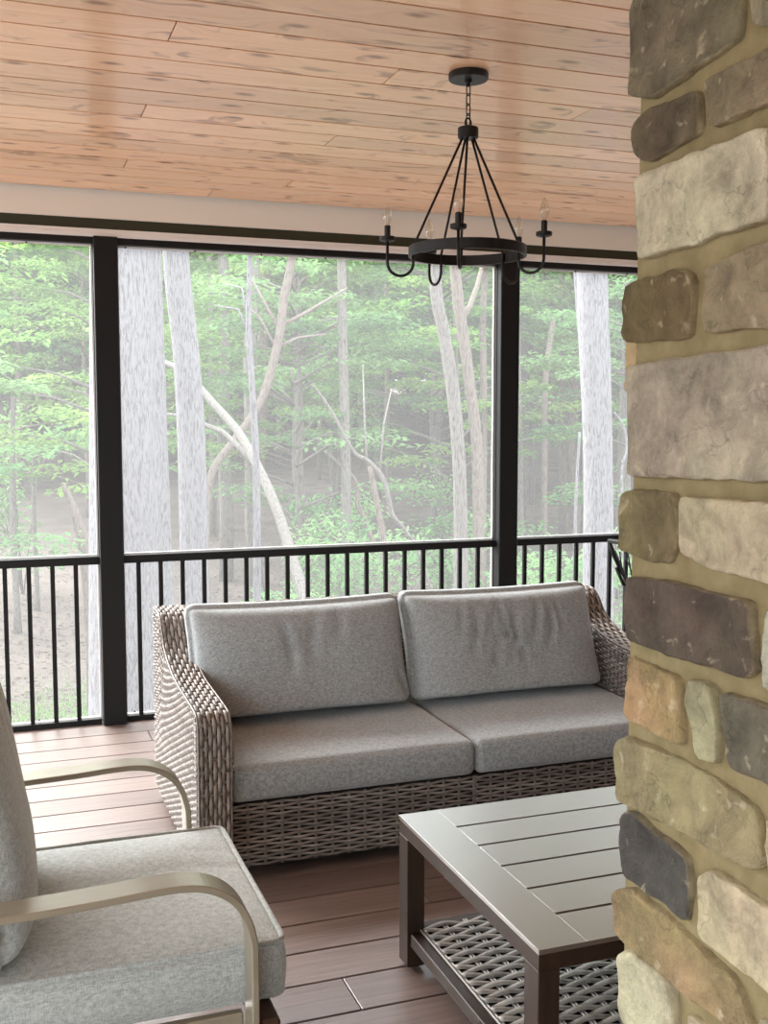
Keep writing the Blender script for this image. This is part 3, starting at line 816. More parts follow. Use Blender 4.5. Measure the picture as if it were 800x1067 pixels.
for (a, b_, c1, d1) in ((TX0+.010, TX0+.045, TY0+.07, TY1-.07), (TX1-.045, TX1-.010, TY0+.07, TY1-.07), (TX0+.056, TX1-.056, TY0+.010, TY0+.045), (TX0+.056, TX1-.056, TY1-.045, TY1-.010)):
    sf.box(a, b_, c1, d1, SZ-.04, SZ, b=.002)
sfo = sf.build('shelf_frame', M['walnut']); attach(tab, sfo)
sl = MB()
sl.box(TX0+.0455, TX1-.0455, TY0+.0455, TY1-.0455, SZ-.034, SZ-.022)
slo = sl.build('shelf_board', M['core']); attach(tab, slo)
w = MB()
weave(w, plane_surf((TX0+.05, TY0+.05, SZ+.004), (TX1-.05, TY0+.05, SZ+.004), (TX0+.05, TY1-.05, SZ+.004), (0,0,1)), 34, 15, .0060, .0118, .0050, stake_r=.004, per=6, seed=41)
wo = w.build('shelf_weave', M['shelf_w'], smooth=True); wo.parent = slo

# ------------------------------------------------------------------ lounge chair
ch = empty('lounge_chair', (.2, 2.69, 0), 'metal framed lounge chair with curved arms in the left foreground', 'chair')
def arm_strip(y0, y1):
    pts = []
    path = [(-.36,.626),(-.2,.634),(-.1,.637),(.05,.641),(.2,.646),(.29,.651),(.36,.651),(.413,.640),(.460,.612),(.491,.570),(.507,.52),(.511,.46),(.511,.2),(.511,.012)]
    P = dense([(a, b_) for a, b_ in path], .012)
    return [V((p.y, (y0+y1)/2, p.z)) for p in P]
for (y0, y1) in ((2.232, 2.312), (3.086, 3.166)):
    mb = MB(); mb.ribbon(arm_strip(y0, y1), y1-y0, .016, (0,1,0)); ao = mb.build('arm', M['arm']); attach(ch, ao)
    g = MB(); g.box(.499, .523, y0+.01, y1-.01, 0, .0115); go = g.build('foot_glide', M['black']); go.parent = ao
    mb = MB(); mb.ribbon([V((-.33,(y0+y1)/2,.62)), V((-.345,(y0+y1)/2,.3)), V((-.37,(y0+y1)/2,.0))], y1-y0-.01, .018, (0,1,0)); attach(ch, mb.build('rear_leg', M['arm']))
    mb = MB(); yi = y1+.001 if y0 < 2.6 else y0-.026
    mb.box(-.34, .50, yi, yi+.025, .235, .305, b=.003); attach(ch, mb.build('side_rail', M['arm']))
mb = MB(); mb.box(.5225, .572, 2.25, 3.15, .255, .312, b=.008)
attach(ch, mb.build('front_rail', M['seatrail']))
mb = MB(); mb.box(-.34, -.30, 2.339, 3.059, .262, .318, b=.003)
for k in range(6): mb.box(-.30, .505, 2.42+k*.115, 2.42+k*.115+.045, .285, .30)
attach(ch, mb.build('seat_support', M['seatrail']))
mb = MB()
for yy in (2.345, 3.03):
    mb.ribbon([V((-.30,yy+.012,.24)), V((-.33,yy+.012,.5)), V((-.42,yy+.012,.98))], .024, .02, (0,1,0))
for k in range(4):
    z = .5+k*.15; x = -.33-.09*(z-.5)/.48-.0
    mb.box(x-.008, x+.008, 2.37, 3.03, z, z+.04)
attach(ch, mb.build('back_frame', M['arm']))
# seat cushion with piping
sx0, sx1, sy0, sy1, sz0, sz1 = -.10, .602, 2.335, 3.072, .322, .452
cu = empty('chair_seat_cushion', ((sx0+sx1)/2, (sy0+sy1)/2, sz0), 'pale sage piped seat cushion on the metal framed chair', 'cushion')
hx, hy, hz = (sx1-sx0)/2, (sy1-sy0)/2, (sz1-sz0)/2
def sfn(p, q):
    p = p.copy(); k = max(0, 1-q.x**4)*max(0, 1-q.y**4)
    if p.z > 0:
        p.z += .022*k - .018*math.exp(-((p.x+.1)/.28)**2)*k*math.exp(-((p.y+.05)/.3)**2)
        p.z += .005*noise.noise(V((p.x*4, p.y*6, 4)))*k
        for (fy, w_, dp) in ((.06, .010, .007), (.17, .012, .005)):
            if q.x > .2: p.z -= dp*math.exp(-((p.y-fy-.04*(1-q.x))/w_)**2)*(q.x-.2)
    bow = 1-q.z*q.z
    p.y += .016*q.y*(1-q.x**2) if q.y < 0 else 0
    p.x += .022*bow*q.x*(1-q.y**4) if q.x > 0 else 0
    p.y += .020*bow*q.y*(1-q.x**6)
    if q.x > .9: p.x += .006*bow
    # corners drawn in a little at the bottom
    return p
mb = MB(); rbox(mb, hx, hy, hz, .014, 44, 44, 12, sfn)
b_ = mb.build('cushion_cover', M['chair_fab'], cu, smooth=True); b_.location = (0, 0, hz)
for zz, nm in ((2*hz-.001, 'top'), (.004, 'bottom')):
    pts = []; r_ = .03; ax, ay = hx+.001, hy+.003
    for (qx, qy, a0) in ((1,1,0),(-1,1,90),(-1,-1,180),(1,-1,270)):
        for k in range(6):
            a = math.radians(a0+k*18); pts.append((qx*(ax-r_)+r_*math.cos(a), qy*(ay-r_)+r_*math.sin(a), zz))
    # subdivide straight runs
    full = []
    for i in range(len(pts)):
        p, q_ = V(pts[i]), V(pts[(i+1) % len(pts)]); k = max(1, int((q_-p).length/.03))
        for j in range(k): full.append(p.lerp(q_, j/k))
    full = [p + V((0, 0, .004*noise.noise(V((p.x*6, p.y*6, 1))))) for p in full]
    mb = MB(); mb.tube(full, .0072, 7, closed=True); pi_ = mb.build('piping', M['chair_fab'], cu, smooth=True)
# back cushion: tall, leaning, with a horizontal roll seam
bc = empty('chair_back_cushion', (-.04, 2.70, .46), 'plump sage grey back cushion leaning in the metal framed chair', 'cushion')
H_ = .68
def bfn(p, q):
    p = p.copy(); ey, ez = abs(q.y), abs(q.z)
    k = max(0, (1-ey**5)*(1-ez**4))**.5
    p.x *= .30+.70*k
    p.y -= .012*q.y*(1-ez**2)
    if p.x > 0:
        zz = (q.z+1)/2
        for (f, w_, dp) in ((.80, .035, .030), (.12, .04, .012)):
            d_ = (zz-f-.10*q.y)/w_; p.x -= dp*math.exp(-d_*d_)*k
        for (fy, w_, dp, t0) in ((-.35,.05,.010,.45),(.1,.05,.012,.5),(.5,.05,.012,.4)):
            if zz > t0: p.x -= dp*math.exp(-((q.y-fy-.2*(zz-.6))/w_)**2)*math.sin(PI*(zz-t0)/(1-t0))
        p.x += .006*noise.noise(V((p.y*5, p.z*5, 2)))*k
    # belly low, slimmer top
    p.x += .03*(1-((zz_ := (q.z+1)/2)))*k if p.x > 0 else 0
    return p
mb = MB(); rbox(mb, .115, .365, H_/2, .05, 10, 44, 48, bfn)
R_ = Matrix.Rotation(-.15, 3, 'Y')
mb.v = [tuple(R_ @ (V(p)+V((0, 0, H_/2)))) for p in mb.v]
mb.build('cushion_cover', M['chair_fab'], bc, smooth=True)
mb = MB(); pts = []
for i in range(64):
    a = 2*PI*i/64; cx_, sx_ = math.cos(a), math.sin(a)
    e = .22
    py = .352*math.copysign(abs(cx_)**e, cx_); pz = (H_/2-.012)*math.copysign(abs(sx_)**e, sx_)
    pts.append(R_ @ V((.035, py, pz+H_/2)))
mb.tube(pts, .0045, 7, closed=True); mb.build('piping', M['chair_fab'], bc, smooth=True)

# ------------------------------------------------------------------ chandelier
CHX, CHY = 1.587, 3.513
lamp = empty('chandelier', (CHX, CHY, 2.846), 'black iron wagon wheel chandelier with five clear candle bulbs', 'chandelier')
mb = MB(); mb.lathe([(0, 0), (.066, 0), (.069, -.003), (.069, -.020), (.066, -.024), (0, -.024)], (0,0,0), 40)
can = mb.build('canopy', M['iron'], lamp)
mb = MB(); mb.lathe([(0,-.024),(.013,-.024),(.013,-.032),(.007,-.036),(.007,-.045),(0,-.046)], (0,0,0), 16)
q = mb.build('canopy_nipple', M['iron'], can)
zt, zb_ = -.042, -.162
def link(mb, zc, hl, hw_, r, ang):
    pts = []
    for i in range(20):
        a = 2*PI*i/20; x = hw_*math.cos(a); z = (hl-hw_)*(1 if math.sin(a) > 0 else -1)*(abs(math.sin(a)) > .01) + hw_*math.sin(a)
        pts.append((x*math.cos(ang), x*math.sin(ang), zc+z))
    mb.tube(pts, r, 6, closed=True)
zz = -.056
for k in range(4):
    mb = MB(); link(mb, zz, .020, .0085, .0021, .35 + (PI/2 if k % 2 else 0)); mb.build('chain_link', M['iron'], lamp, smooth=True); zz -= .0335
mb = MB(); pts = [(.014*math.cos(a)*math.cos(.35), .014*math.cos(a)*math.sin(.35), -.170+.018*math.sin(a)) for a in [2*PI*i/20 for i in range(20)]]
mb.tube(pts, .0032, 8, closed=True); mb.build('hanging_loop', M['iron'], lamp, smooth=True)
mb = MB(); mb.lathe([(0,-.184),(.034,-.184),(.036,-.187),(.036,-.218),(.033,-.221),(0,-.221)], (0,0,0), 28); mb.build('hub', M['iron'], lamp)
RR = .203; RZ0, RZ1 = 2.219-2.846, 2.255-2.846
mb = MB(); n = 64; prof_r = [(RR-.006, RZ0), (RR+.002, RZ0), (RR+.004, RZ0+.002), (RR+.004, RZ1-.002), (RR+.002, RZ1), (RR-.006, RZ1)]
vs = []
for r_, z in prof_r:
    for k in range(n): a = 2*PI*k/n; vs.append((r_*math.cos(a), r_*math.sin(a), z))
fs = [(i*n+k, i*n+(k+1) % n, ((i+1) % 6)*n+(k+1) % n, ((i+1) % 6)*n+k) for i in range(6) for k in range(n)]
mb.add(vs, fs); mb.build('ring', M['iron'], lamp)
away = math.atan2(CHY, CHX)           # direction from the porch entrance towards the lamp
AR = .283
for k in range(5):
    ang = away + PI - math.radians(6) + k*2*PI/5
    ca, sa = math.cos(ang), math.sin(ang)
    mb = MB(); mb.tube([(.020*ca, .020*sa, -.219), (RR-.012)*1.0 and ((RR-.011)*ca, (RR-.011)*sa, RZ1-.004), ((RR-.011)*ca, (RR-.011)*sa, RZ0-.002)], .0045, 8)
    mb.build('suspension_rod', M['iron'], lamp, smooth=True)
    # U shaped arm
    ri = RR-.011; rc = (ri+AR)/2; rr = (AR-ri)/2; zc = 2.150-2.846+rr
    pts = [(ri*ca, ri*sa, RZ0+.01)]
    for i in range(13):
        a = PI + PI*i/12; r_ = rc+rr*math.cos(a); z = zc+rr*math.sin(a); pts.append((r_*ca, r_*sa, z))
    pts.append((AR*ca, AR*sa, 2.268-2.846))
    mb = MB(); mb.tube(pts, .0052, 8); am = mb.build('arm', M['iron'], lamp, smooth=True)
    o_ = (AR*ca, AR*sa, 2.266-2.846)
    mb = MB(); mb.lathe([(0,0),(.012,0),(.026,.004),(.0275,.007),(.0275,.016),(.0255,.018),(0,.018)], o_, 24); mb.build('drip_cup', M['iron'], am)
    mb = MB(); mb.lathe([(0,.018),(.0105,.018),(.0105,.054),(.008,.056),(0,.056)], o_, 16); mb.build('candle_sleeve', M['iron'], am)
    mb = MB(); mb.lathe([(.0065,.052),(.008,.060),(.0125,.070),(.0158,.082),(.0155,.094),(.0118,.110),(.0065,.123),(.0025,.130),(.0004,.1335)], o_, 16); mb.build('candle_bulb', M['glass'], am, smooth=True)
    mb = MB()
    for dx in (-.003, .003): mb.tube([(o_[0]+dx, o_[1], o_[2]+.057), (o_[0]+dx*1.2, o_[1], o_[2]+.085), (o_[0]+dx*.3, o_[1], o_[2]+.112)], .0006, 5)
    mb.build('filament', M['gold'], am)

# ------------------------------------------------------------------ wire chair showing past the column
wc = empty('wire_garden_chair', (3.6, 5.15, 0), 'black wire garden chair half hidden behind the stone column', 'chair')
p1 = at(644, 566, 5.15) + V((.075,0,0)); p2 = at(660, 604, 5.15) + V((.075,0,0))
mb = MB()
for yy in (4.95, 5.35):
    mb.tube([(p1.x-.01, yy, .955), (p1.x+.03, yy, .86), (p2.x+.02, yy, .70), (p2.x+.06, yy, .45), (p2.x+.05, yy, 0)], .013, 8)
mb.tube([(p1.x-.01, 4.95, .955), (p1.x-.02, 5.15, .965), (p1.x-.01, 5.35, .955)], .013, 8)
attach(wc, mb.build('back_frame', M['iron'], smooth=True))
mb = MB()
for k in range(9):
    y = 4.97+.045*k
    mb.tube([(p1.x+.02, y, .90), (p1.x+.06, y+(.03 if k % 2 else -.03), .78), (p2.x+.05, y, .50)], .004, 6)
attach(wc, mb.build('back_wires', M['iron'], smooth=True))
mb = MB(); sxa, sxb = p2.x+.05, p2.x+.50
mb.tube([(sxa, 4.95, .45), (sxb, 4.95, .45), (sxb, 5.35, .45), (sxa, 5.35, .45)], .012, 8, closed=True)
for k in range(9):
    x = sxa+.05*k+.02; mb.tube([(x, 4.95, .45), (x, 5.35, .45)], .004, 6)
attach(wc, mb.build('seat', M['iron'], smooth=True))
for yy in (4.95, 5.35):
    mb = MB(); mb.tube([(p1.x+.04, yy, .80), (p1.x+.09, yy, .70), (p2.x+.12, yy, .66), (sxb, yy, .66), (sxb+.02, yy, .45), (sxb+.02, yy, 0)], .011, 8)
    if yy < 5.1:
        for k in range(8):
            x = p2.x+.02+k*.05; mb.tube([(x, yy, .66 if k % 2 else .47), (x+.05, yy, .47 if k % 2 else .66)], .004, 6)
        mb.tube([(p1.x+.06, yy, .82), (p1.x+.12, yy, .68), (p1.x+.15, yy, .80), (p1.x+.20, yy, .68)], .005, 6)
    attach(wc, mb.build('arm', M['iron'], smooth=True))

# ------------------------------------------------------------------ woods
def gz(x, y):
    d = max(0, math.hypot(x, y)-20)
    return -2.6 + 6.0*(d/80)**1.25 + .25*noise.noise(V((x*.12, y*.12, 0)))
gm = MB(); NXg, NYg = 60, 60
vs = []; fs = []
for j in range(NYg+1):
    y = -30 + 150*j/NYg
    for i in range(NXg+1):
        x = -60 + 180*i/NXg; vs.append((x, y, gz(x, y) - (0 if y > 7 else .05)))
for j in range(NYg):
    for i in range(NXg): q = j*(NXg+1)+i; fs.append((q, q+1, q+NXg+2, q+NXg+1))
gm.add(vs, fs)
tag(gm.build('forest_ground', M['litter'], smooth=True), 'brown leaf covered forest floor sloping up behind the porch', 'ground', kind='structure')

def leaf(mb, p, d, w, rn, tone):
    """small pointed leaf with a fold: 4 verts"""
    d = V(d); ln = d.length; s = d.cross(V((rn.uniform(-.4,.4), rn.uniform(-.4,.4), 1)))
    if s.length < 1e-5: s = V((1,0,0))
    s.normalize(); s *= w
    up = V((0,0,-.15*ln))
    mb.add([p, p+d*.5+s, p+d+up, p+d*.5-s], [(0,1,2),(0,2,3)], (tone, tone, tone, 1))
def spray_crown(seed, R, zlo, zhi, nspray, nleaf, ls, flat=.18, droop=.25):
    rn = random.Random(seed); mb = MB(); br = MB()
    for s in range(nspray):
        a = rn.uniform(0, 2*PI); z = zlo + (zhi-zlo)*rn.random()
        k = 1 - .6*((z-zlo)/(zhi-zlo))**1.5
        r0 = R*k*rn.uniform(.35, 1.0); c = V((r0*math.cos(a), r0*math.sin(a), z + .25*r0*.5))
        rad = rn.uniform(.5, 1.1)*R*.34; tone0 = rn.uniform(.15, .85)
        br.tube([(0,0,z-.3*r0*.5), V((c.x*.5, c.y*.5, z+.1)), c], [.035, .022, .008], 5)
        for q in range(nleaf):
            aa = rn.uniform(0, 2*PI); rr = rad*math.sqrt(rn.random())
            p = c + V((rr*math.cos(aa), rr*math.sin(aa), rn.gauss(0, flat*rad*.4) - droop*rr*rr/rad*.5))
            da = rn.uniform(0, 2*PI); l_ = ls*rn.uniform(.7, 1.3)
            leaf(mb, p, (l_*math.cos(da), l_*math.sin(da), l_*rn.uniform(-.5, .2)), l_*.28, rn, min(1, max(0, tone0 + rn.uniform(-.25, .25))))
    return mb, br
def tree_proto(name, seed, R, zlo, zhi, ns, nl, ls, tr, H, m_leaf, m_bark, flat=.18):
    r = empty(name)
    lb, br = spray_crown(seed, R, zlo, zhi, ns, nl, ls, flat)
    rn = random.Random(seed+1); pts = []; rad = []
    for i in range(10):
        t_ = i/9; pts.append((rn.uniform(-.12,.12)*(1 if i else 0), rn.uniform(-.12,.12)*(1 if i else 0), H*t_)); rad.append(tr*(1-.7*t_)*(1.35 if i == 0 else 1))
    tm = MB(); tm.tube(pts, rad, 8); to = tm.build('trunk', m_bark, r, smooth=True)
    bo = br.build('branch', m_bark, to, smooth=True)
    lo = lb.build('leaf_canopy', m_leaf, r, recalc=False)
    return r
def copy_tree(o, parent=None):
    c = o.copy(); COL.objects.link(c)
    if parent is not None: c.parent = parent
    for chd in list(o.children): copy_tree(chd, c)
    return c
protos = [
 tree_proto('understory_tree', 11, 3.0, 2.6, 9.0, 46, 170, .15, .07, 8.5, M['leaf2'], M['bark_g']),
 tree_proto('understory_tree', 12, 2.6, 3.2, 10.0, 46, 170, .15, .08, 9.5, M['leaf'], M['bark_g']),
 tree_proto('understory_tree', 13, 3.4, 3.0, 11.0, 50, 170, .17, .10, 11, M['leaf'], M['bark_b']),
 tree_proto('woodland_tree', 14, 5.0, 3.8, 17.0, 80, 150, .30, .16, 17, M['leaf'], M['bark_b'], .3),
 tree_proto('woodland_tree', 15, 5.0, 4.2, 18.0, 80, 150, .30, .15, 18, M['leaf2'], M['bark_g'], .3),
]
used = set()
def place(k, x, y, rot, sc, label, group, dz=0):
    o = protos[k]
    if k in used: o = copy_tree(protos[k])
    used.add(k)
    o.location = (x, y, gz(x, y)-.1+dz); o.rotation_euler = (0, 0, rot); o.scale = (sc, sc, sc)
    tag(o, label, 'tree', group)
rw = random.Random(21)
near_spots = [(-1.5,15.5,0,.85),(2.0,19.5,1,.95),(-.8,23,2,1.0),(5.6,20.5,0,.9),(9.2,21,1,.95),(12.8,19.5,0,.9),(7.2,26,2,1.0),(3.6,27,1,1.0),(11.2,27,0,1.05),(15.8,26,2,1),(-4.5,20,1,1)]
nl_ = ['leafy young tree closest to the porch at the left edge','slender leafy tree showing between the post and the leaning white trunk','leafy tree behind the far left bay','leafy young tree right of the thin white sapling',
 'leafy young tree in the middle of the wide screen','young tree with layered leaves seen through the right bay','taller leafy tree behind the middle of the wide screen','leafy tree beyond the leaning fallen stem','leafy tree behind the second post','leafy tree right of the big pale trunk','leafy tree outside the left edge of the picture']
for (x, y, k, sc), lb in zip(near_spots, nl_): place(k, x, y, rw.uniform(0, 6), sc, lb, 'young trees near the porch')
def frustum_pt(d0, d1):
    d = rw.uniform(d0, d1); az = math.radians(rw.uniform(-9, 45)); return d*math.sin(az), d*math.cos(az)
for i in range(26):
    x, y = frustum_pt(29, 48); place(rw.choice([0,1,2,2]), x, y, rw.uniform(0,6), rw.uniform(1.0,1.35), 'slim green leafed tree in the middle depth of the woods', 'mid distance trees')
for i in range(64):
    x, y = frustum_pt(46, 95); place(rw.choice([3,4]), x, y, rw.uniform(0,6), rw.uniform(.85,1.25), 'tall leafy tree far back in the woods', 'far trees')
for i in range(34):
    d = rw.uniform(70, 98); az = math.radians(-9+54*i/34); x, y = d*math.sin(az), d*math.cos(az)
    place(rw.choice([3,4]), x, y, rw.uniform(0,6), rw.uniform(.9,1.1), 'leafy tree in the last hazy row of the woods with its crown hanging low', 'last row of trees', -3.6)
# bare stems deep in the woods
stem_me = []
for s in range(4):
    mb = MB(); rn = random.Random(60+s); pts = []; rad = []; lx = rn.uniform(-.6,.6); 
    for i in range(9): t_ = i/8; pts.append((lx*t_+rn.uniform(-.06,.06), rn.uniform(-.06,.06), 15*t_)); rad.append((.13)*(1-.6*t_))
    mb.tube(pts, rad, 8); stem_me.append(mb)
first = []
for i in range(58):
    x, y = frustum_pt(24, 75); k = i % 4
    if i < 4: o = stem_me[k].build('forest_trunk', M['bark_g'] if k % 2 else M['bark_b'], smooth=True); first.append(o)
    else: o = first[k].copy(); COL.objects.link(o)
    o.location = (x, y, gz(x, y)-.2); o.rotation_euler = (0, 0, rw.uniform(0, 6)); s_ = rw.uniform(.6, 1.5); o.scale = (s_, s_, 1)
    tag(o, 'straight bare grey brown trunk standing back in the woods', 'tree trunk', 'background trunks')

def px_trunk(name, pts, D, m, label, ground=True, branches=(), n=14, cat='tree'):
    """pts: (u, v, width_px); D distance in depth (may vary linearly)"""
    r = None; P = []; R = []
    for i, (u, v, wd) in enumerate(pts):
        y = D if not isinstance(D, tuple) else D[0] + (D[1]-D[0])*i/(len(pts)-1)
        p = at(u, v, y); dep = (p-V((0,0,EYE))).dot(FW); P.append(p); R.append(wd*.5*dep/F)
    # smooth
    PP = []; RR_ = []
    for i in range(len(P)-1):
        k = 6
        for j in range(k):
            t_ = j/k; p0 = P[max(i-1,0)]; p1 = P[i]; p2 = P[i+1]; p3 = P[min(i+2, len(P)-1)]
            PP.append(.5*((2*p1)+(p2-p0)*t_+(2*p0-5*p1+4*p2-p3)*t_*t_+(3*p1-p0-3*p2+p3)*t_**3)); RR_.append(R[i]+(R[i+1]-R[i])*t_)
    PP.append(P[-1]); RR_.append(R[-1])
    if ground:
        g0 = PP[-1]; zgr = gz(g0.x, g0.y)-.1
        dirx = (PP[-1]-PP[-4]); 
        k = (zgr-g0.z)/dirx.z if abs(dirx.z) > 1e-4 and dirx.z < 0 else 0
        k = min(k, 40)
        g1 = V((g0.x+dirx.x*k*.5, g0.y+dirx.y*k*.5, zgr)); PP += [g0.lerp(g1, .5), g1]; RR_ += [RR_[-1]*1.03, RR_[-1]*1.35]
    root = PP[-1].copy()
    o = empty(name, root, label, cat)
    mb = MB(); mb.tube(PP, RR_, n); a = mb.build('trunk', m, smooth=True); attach(o, a)
    for bp in branches:
        BP = []; BR = []
        for i, (u, v, wd) in enumerate(bp):
            y = D if not isinstance(D, tuple) else D[0]
            p = at(u, v, y + .25*i); BP.append(p); BR.append(wd*.5*p.y/F)
        mb = MB(); mb.tube(BP, BR, 6); q = mb.build('branch', m, smooth=True); attach(o, q)
    return o
px_trunk('tree', [(123,60,64),(126,200,64),(127,330,66),(128,560,69),(129,745,72)], 10.5, M['bark_w'], 'thickest pale barked trunk standing just behind the left post')
px_trunk('tree', [(160,60,13),(161,250,14),(164,400,17),(170,560,17),(173,640,18)], 13.5, M['bark_w'], 'thin grey trunk squeezed between the thickest trunk and its leaning neighbour')
px_trunk('tree', [(177,60,22),(183,262,27),(193,360,27),(199,450,29),(202,580,29),(203,650,31)], 12.0, M['bark_w'], 'pale trunk leaning slightly, second thickest in the wide screen')
px_trunk('tree', [(260,80,4.5),(260,265,5),(259,340,6),(263,410,6.5),(267,490,7.5),(268,640,8.5)], 12.5, M['bark_w'], 'slender white sapling with a kinked stem',
    branches=[[(258,345,3),(248,322,2.2),(222,318,1)],[(258,335,2.6),(252,300,1.8),(236,296,1)]])
px_trunk('fallen_tree', [(166,376,6),(192,388,7),(222,420,8),(248,450,9),(268,485,10),(288,530,11),(304,580,12),(322,640,13)], (15.5,11.5), M['bark_g'], 'bare stem bowed over from left to right behind the white sapling',
    branches=[[(262,482,7),(245,462,6),(232,450,5.5),(212,442,5),(190,434,4),(166,430,3)]])
px_trunk('tree', [(307,200,7),(304,268,8),(296,310,9),(291,350,9),(280,395,9),(268,425,8),(243,460,8),(222,490,8),(214,530,9),(213,600,10)], 17, M['bark_b'], 'crooked brown forked tree right of the white sapling',
    branches=[[(292,340,5),(320,325,3.5),(345,310,2.5),(362,300,1.5)],[(289,362,4),(310,352,3),(340,348,2)],[(292,345,4.5),(278,320,3),(262,290,2)],[(285,358,3.5),(270,330,2.5),(255,318,1.5)]])
px_trunk('tree', [(356,180,8),(356,270,9),(357,350,10),(360,470,10),(362,600,11)], 19, M['bark_g'], 'straight grey trunk in the centre of the wide screen')
px_trunk('tree', [(309,400,6),(312,480,8),(313,565,9),(313,620,9)], 21, M['bark_b'], 'short dark trunk left of the centre trunk')
px_trunk('tree', [(452,200,11),(454,300,13),(463,350,13),(472,410,14),(478,480,14),(480,560,15),(480,640,16)], 14, M['bark_g'], 'brown grey trunk curving beneath the chandelier')
px_trunk('tree', [(470,180,9),(473,262,11),(477,310,12),(484,360,12),(489,400,12),(497,470,12),(499,600,13)], 18, M['bark_b'], 'dark forked trunk next to the second post',
    branches=[[(480,335,8),(490,318,7),(497,298,6),(506,262,4)]])
px_trunk('tree', [(508,200,6),(507,262,7),(503,330,7),(504,420,7),(503,560,8)], 20, M['bark_b'], 'narrow dark trunk close to the left side of the second post')
px_trunk('tree', [(616,60,31),(617,285,32),(620,380,32),(623,480,30),(623,600,32),(622,700,34)], 11, M['bark_w'], 'large pale trunk in the right bay beside the stone column')
px_trunk('tree', [(601,200,10),(603,285,11),(607,350,10),(610,420,7)], 16, M['bark_w'], 'lighter stem peeking out left of the large right trunk')
px_trunk('tree', [(577,330,5),(571,370,7),(568,405,6),(567,480,6),(567,560,6)], 24, M['bark_b'], 'thin dark trunk in the middle of the right bay')
px_trunk('tree', [(604,450,2.5),(600,520,3),(599,590,4)], 12.5, M['bark_w'], 'very thin pale sapling left of the large right trunk')
px_trunk('fallen_tree', [(325,400,2),(345,428,3),(368,470,3.5),(383,480,4.5),(398,497,5),(405,520,5),(409,537,5),(420,550,4),(432,566,3)], 13, M['bark_g'], 'thin arching bare sapling right of the centre trunk',
    branches=[[(382,478,3),(380,440,2),(378,380,1.2)],[(396,490,2.5),(400,440,2),(408,405,1.2)]])
px_trunk('tree', [(385,486,5),(392,520,6),(399,560,7),(403,600,7)], 15, M['bark_b'], 'dark leaning stem under the arching sapling')
px_trunk('tree', [(66,505,5),(78,535,10),(88,570,14),(92,600,15)], 16, M['bark_b'], 'dark leaning stump in the left bay')
px_trunk('tree', [(14,400,4),(13,480,6),(14,560,7),(16,600,7)], 22, M['bark_g'], 'thin grey trunk near the left edge of the picture')
px_trunk('tree', [(36,450,3),(35,520,4),(38,600,5)], 24, M['bark_g'], 'second thin grey trunk in the left bay')
px_trunk('tree', [(536,250,5),(538,300,6),(540,420,7),(542,560,8)], 26, M['bark_g'], 'trunk just right of the second post')
px_trunk('fallen_branch', [(338,470,3),(370,500,3.5),(372,525,5),(378,536,6)], 19, M['bark_b'], 'dead broken branch leaning by the centre trunk', cat='branch')
px_trunk('sapling', [(640,430,2),(650,445,2),(653,470,2.5),(648,490,2.5),(650,560,3)], 13, M['bark_w'], 'thin pale curly stem right of the large right trunk')

# low leafy shrubs on the forest floor
def shrub_proto(seed):
    r = empty('leafy_shrub'); rn = random.Random(seed); lb = MB(); br = MB()
    for s in range(9):
        a = rn.uniform(0, 2*PI); h = rn.uniform(.6, 1.5); c = V((.6*math.cos(a), .6*math.sin(a), h)); tn = rn.uniform(.2,.9)
        br.tube([(0,0,0), (c.x*.4, c.y*.4, h*.7), c], [.012,.008,.004], 5)
        for q in range(130):
            aa = rn.uniform(0, 2*PI); rr = .55*math.sqrt(rn.random()); p = c+V((rr*math.cos(aa), rr*math.sin(aa), rn.gauss(0,.06)-rr*.25)); da = rn.uniform(0,6.3); l_ = rn.uniform(.07,.13)
            leaf(lb, p, (l_*math.cos(da), l_*math.sin(da), l_*rn.uniform(-.5,.2)), l_*.3, rn, min(1,max(0,tn+rn.uniform(-.2,.2))))
    br.build('stem', M['bark_g'], r, smooth=True); lb.build('leaf_canopy', M['leaf2'], r, recalc=False)
    return r
sh = shrub_proto(5); fl_ = True
for (u, v, Y, sc, lb) in ((377,575,17,1.2,'pale green shrub just above the rail near the centre trunk'),(355,545,20,1.0,'small shrub left of the centre trunk'),(415,600,15,1.0,'green shrub seen between the balusters'),
        (285,640,15,.8,'shrub behind the balusters under the bowed stem'),(560,620,14,1.1,'shrub low in the right bay'),(585,600,17,1.2,'shrub beside the large right trunk'),
        (650,600,14,.9,'shrub peeking past the stone column'),(505,560,20,1.3,'shrub left of the second post'),(20,470,26,1.6,'broad shrub at the far left'),(470,520,25,1.5,'shrub behind the curving trunk')):
    p = at(u, v, Y); o = sh if fl_ else copy_tree(sh); fl_ = False
    z = gz(p.x, p.y); o.location = (p.x, p.y, z-.05); o.rotation_euler = (0, 0, rw.uniform(0,6)); o.scale = (sc, sc, sc*max(.6, (p.z-z)/(1.15*sc)) if p.z > z else sc)
    tag(o, lb, 'shrub', 'low shrubs on the forest floor')
# grass patch
gb = MB(); rn = random.Random(9)
for i in range(9000):
    c = at(rn.gauss(75, 28), 705, 11.8); x = c.x + rn.gauss(0,.5); y = 15.2 + rn.gauss(0, 1.3)
    x = rn.gauss(1.05, .8)*y/12.5
    z = gz(x, y); h = rn.uniform(.03,.09); a = rn.uniform(0,6.3)
    gb.add([(x-.012*math.cos(a), y-.012*math.sin(a), z), (x+.012*math.cos(a), y+.012*math.sin(a), z), (x+rn.uniform(-.04,.04), y+rn.uniform(-.04,.04), z+h)], [(0,1,2)], rn.random())
tag(gb.build('grass', M['grass'], recalc=False), 'patch of green grass on the forest floor below the left railing', 'grass', kind='stuff')
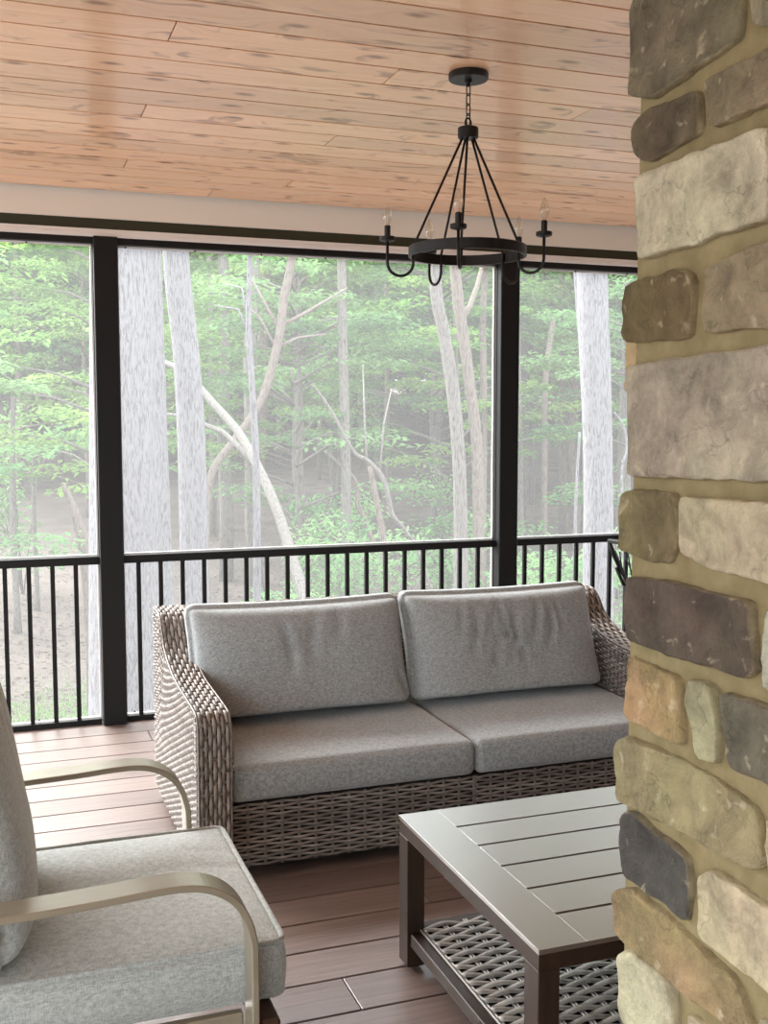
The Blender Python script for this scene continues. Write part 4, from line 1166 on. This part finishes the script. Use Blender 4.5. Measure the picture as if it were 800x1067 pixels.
# scattered fallen leaves on the ground near the porch
lb = MB()
for i in range(16000):
    y = rn.uniform(12, 34); x = y*math.tan(math.radians(rn.uniform(-8, 42))); z = gz(x, y)+.015
    l_ = rn.uniform(.05,.12); a = rn.uniform(0,6.3); leaf(lb, V((x,y,z)), (l_*math.cos(a), l_*math.sin(a), rn.uniform(-.1,.5)*l_), l_*.4, rn, rn.random())
M['dry'] = leaf_mat('dry_leaf', (.13,.098,.08), (.28,.235,.205))
tag(lb.build('fallen_leaves', M['dry'], recalc=False), 'dry brown leaves scattered over the forest floor', 'fallen leaves', kind='stuff')

# ------------------------------------------------------------------ light
W = bpy.data.worlds.new('overcast_sky'); S.world = W; W.use_nodes = True
nt = W.node_tree; nt.nodes.clear()
o_ = nt.nodes.new('ShaderNodeOutputWorld'); bg = nt.nodes.new('ShaderNodeBackground'); nt.links.new(bg.outputs[0], o_.inputs[0])
bg.inputs[0].default_value = (.89, .95, 1.0, 1)
tc = nt.nodes.new('ShaderNodeTexCoord'); sx = nt.nodes.new('ShaderNodeSeparateXYZ'); nt.links.new(tc.outputs['Generated'], sx.inputs[0])
mr = nt.nodes.new('ShaderNodeMapRange'); mr.inputs[1].default_value = 0; mr.inputs[2].default_value = 1; mr.inputs[3].default_value = 1.9; mr.inputs[4].default_value = 3.4
nt.links.new(sx.outputs[2], mr.inputs[0]); nt.links.new(mr.outputs[0], bg.inputs[1])
sl = bpy.data.lights.new('bright_cloud_sun', 'SUN'); sl.energy = 8.0; sl.angle = math.radians(50); sl.color = (1.0, .99, .97)
so = bpy.data.objects.new('bright_cloud_sun', sl); COL.objects.link(so)
az, el = math.radians(-30), math.radians(37)
sd = V((math.sin(az)*math.cos(el), math.cos(az)*math.cos(el), math.sin(el))); so.rotation_euler = sd.to_track_quat('Z', 'Y').to_euler(); so.location = (-6, 20, 15)
S.view_settings.view_transform = 'Standard'; S.view_settings.look = 'None'; S.view_settings.gamma = 1.0
S.view_settings.use_curve_mapping = False
S.view_settings.exposure = 0.95
S.cycles.max_bounces = 10; S.cycles.diffuse_bounces = 5; S.cycles.transparent_max_bounces = 24

cam = bpy.data.cameras.new('camera'); co = bpy.data.objects.new('camera', cam); COL.objects.link(co)
cam.sensor_fit = 'HORIZONTAL'; cam.sensor_width = 36; cam.lens = F/800*36
cam.clip_start = .05; cam.clip_end = 400
co.location = (0, 0, EYE)
mm = Matrix((RT, UP, -FW)).transposed(); co.rotation_euler = mm.to_euler()
S.camera = co
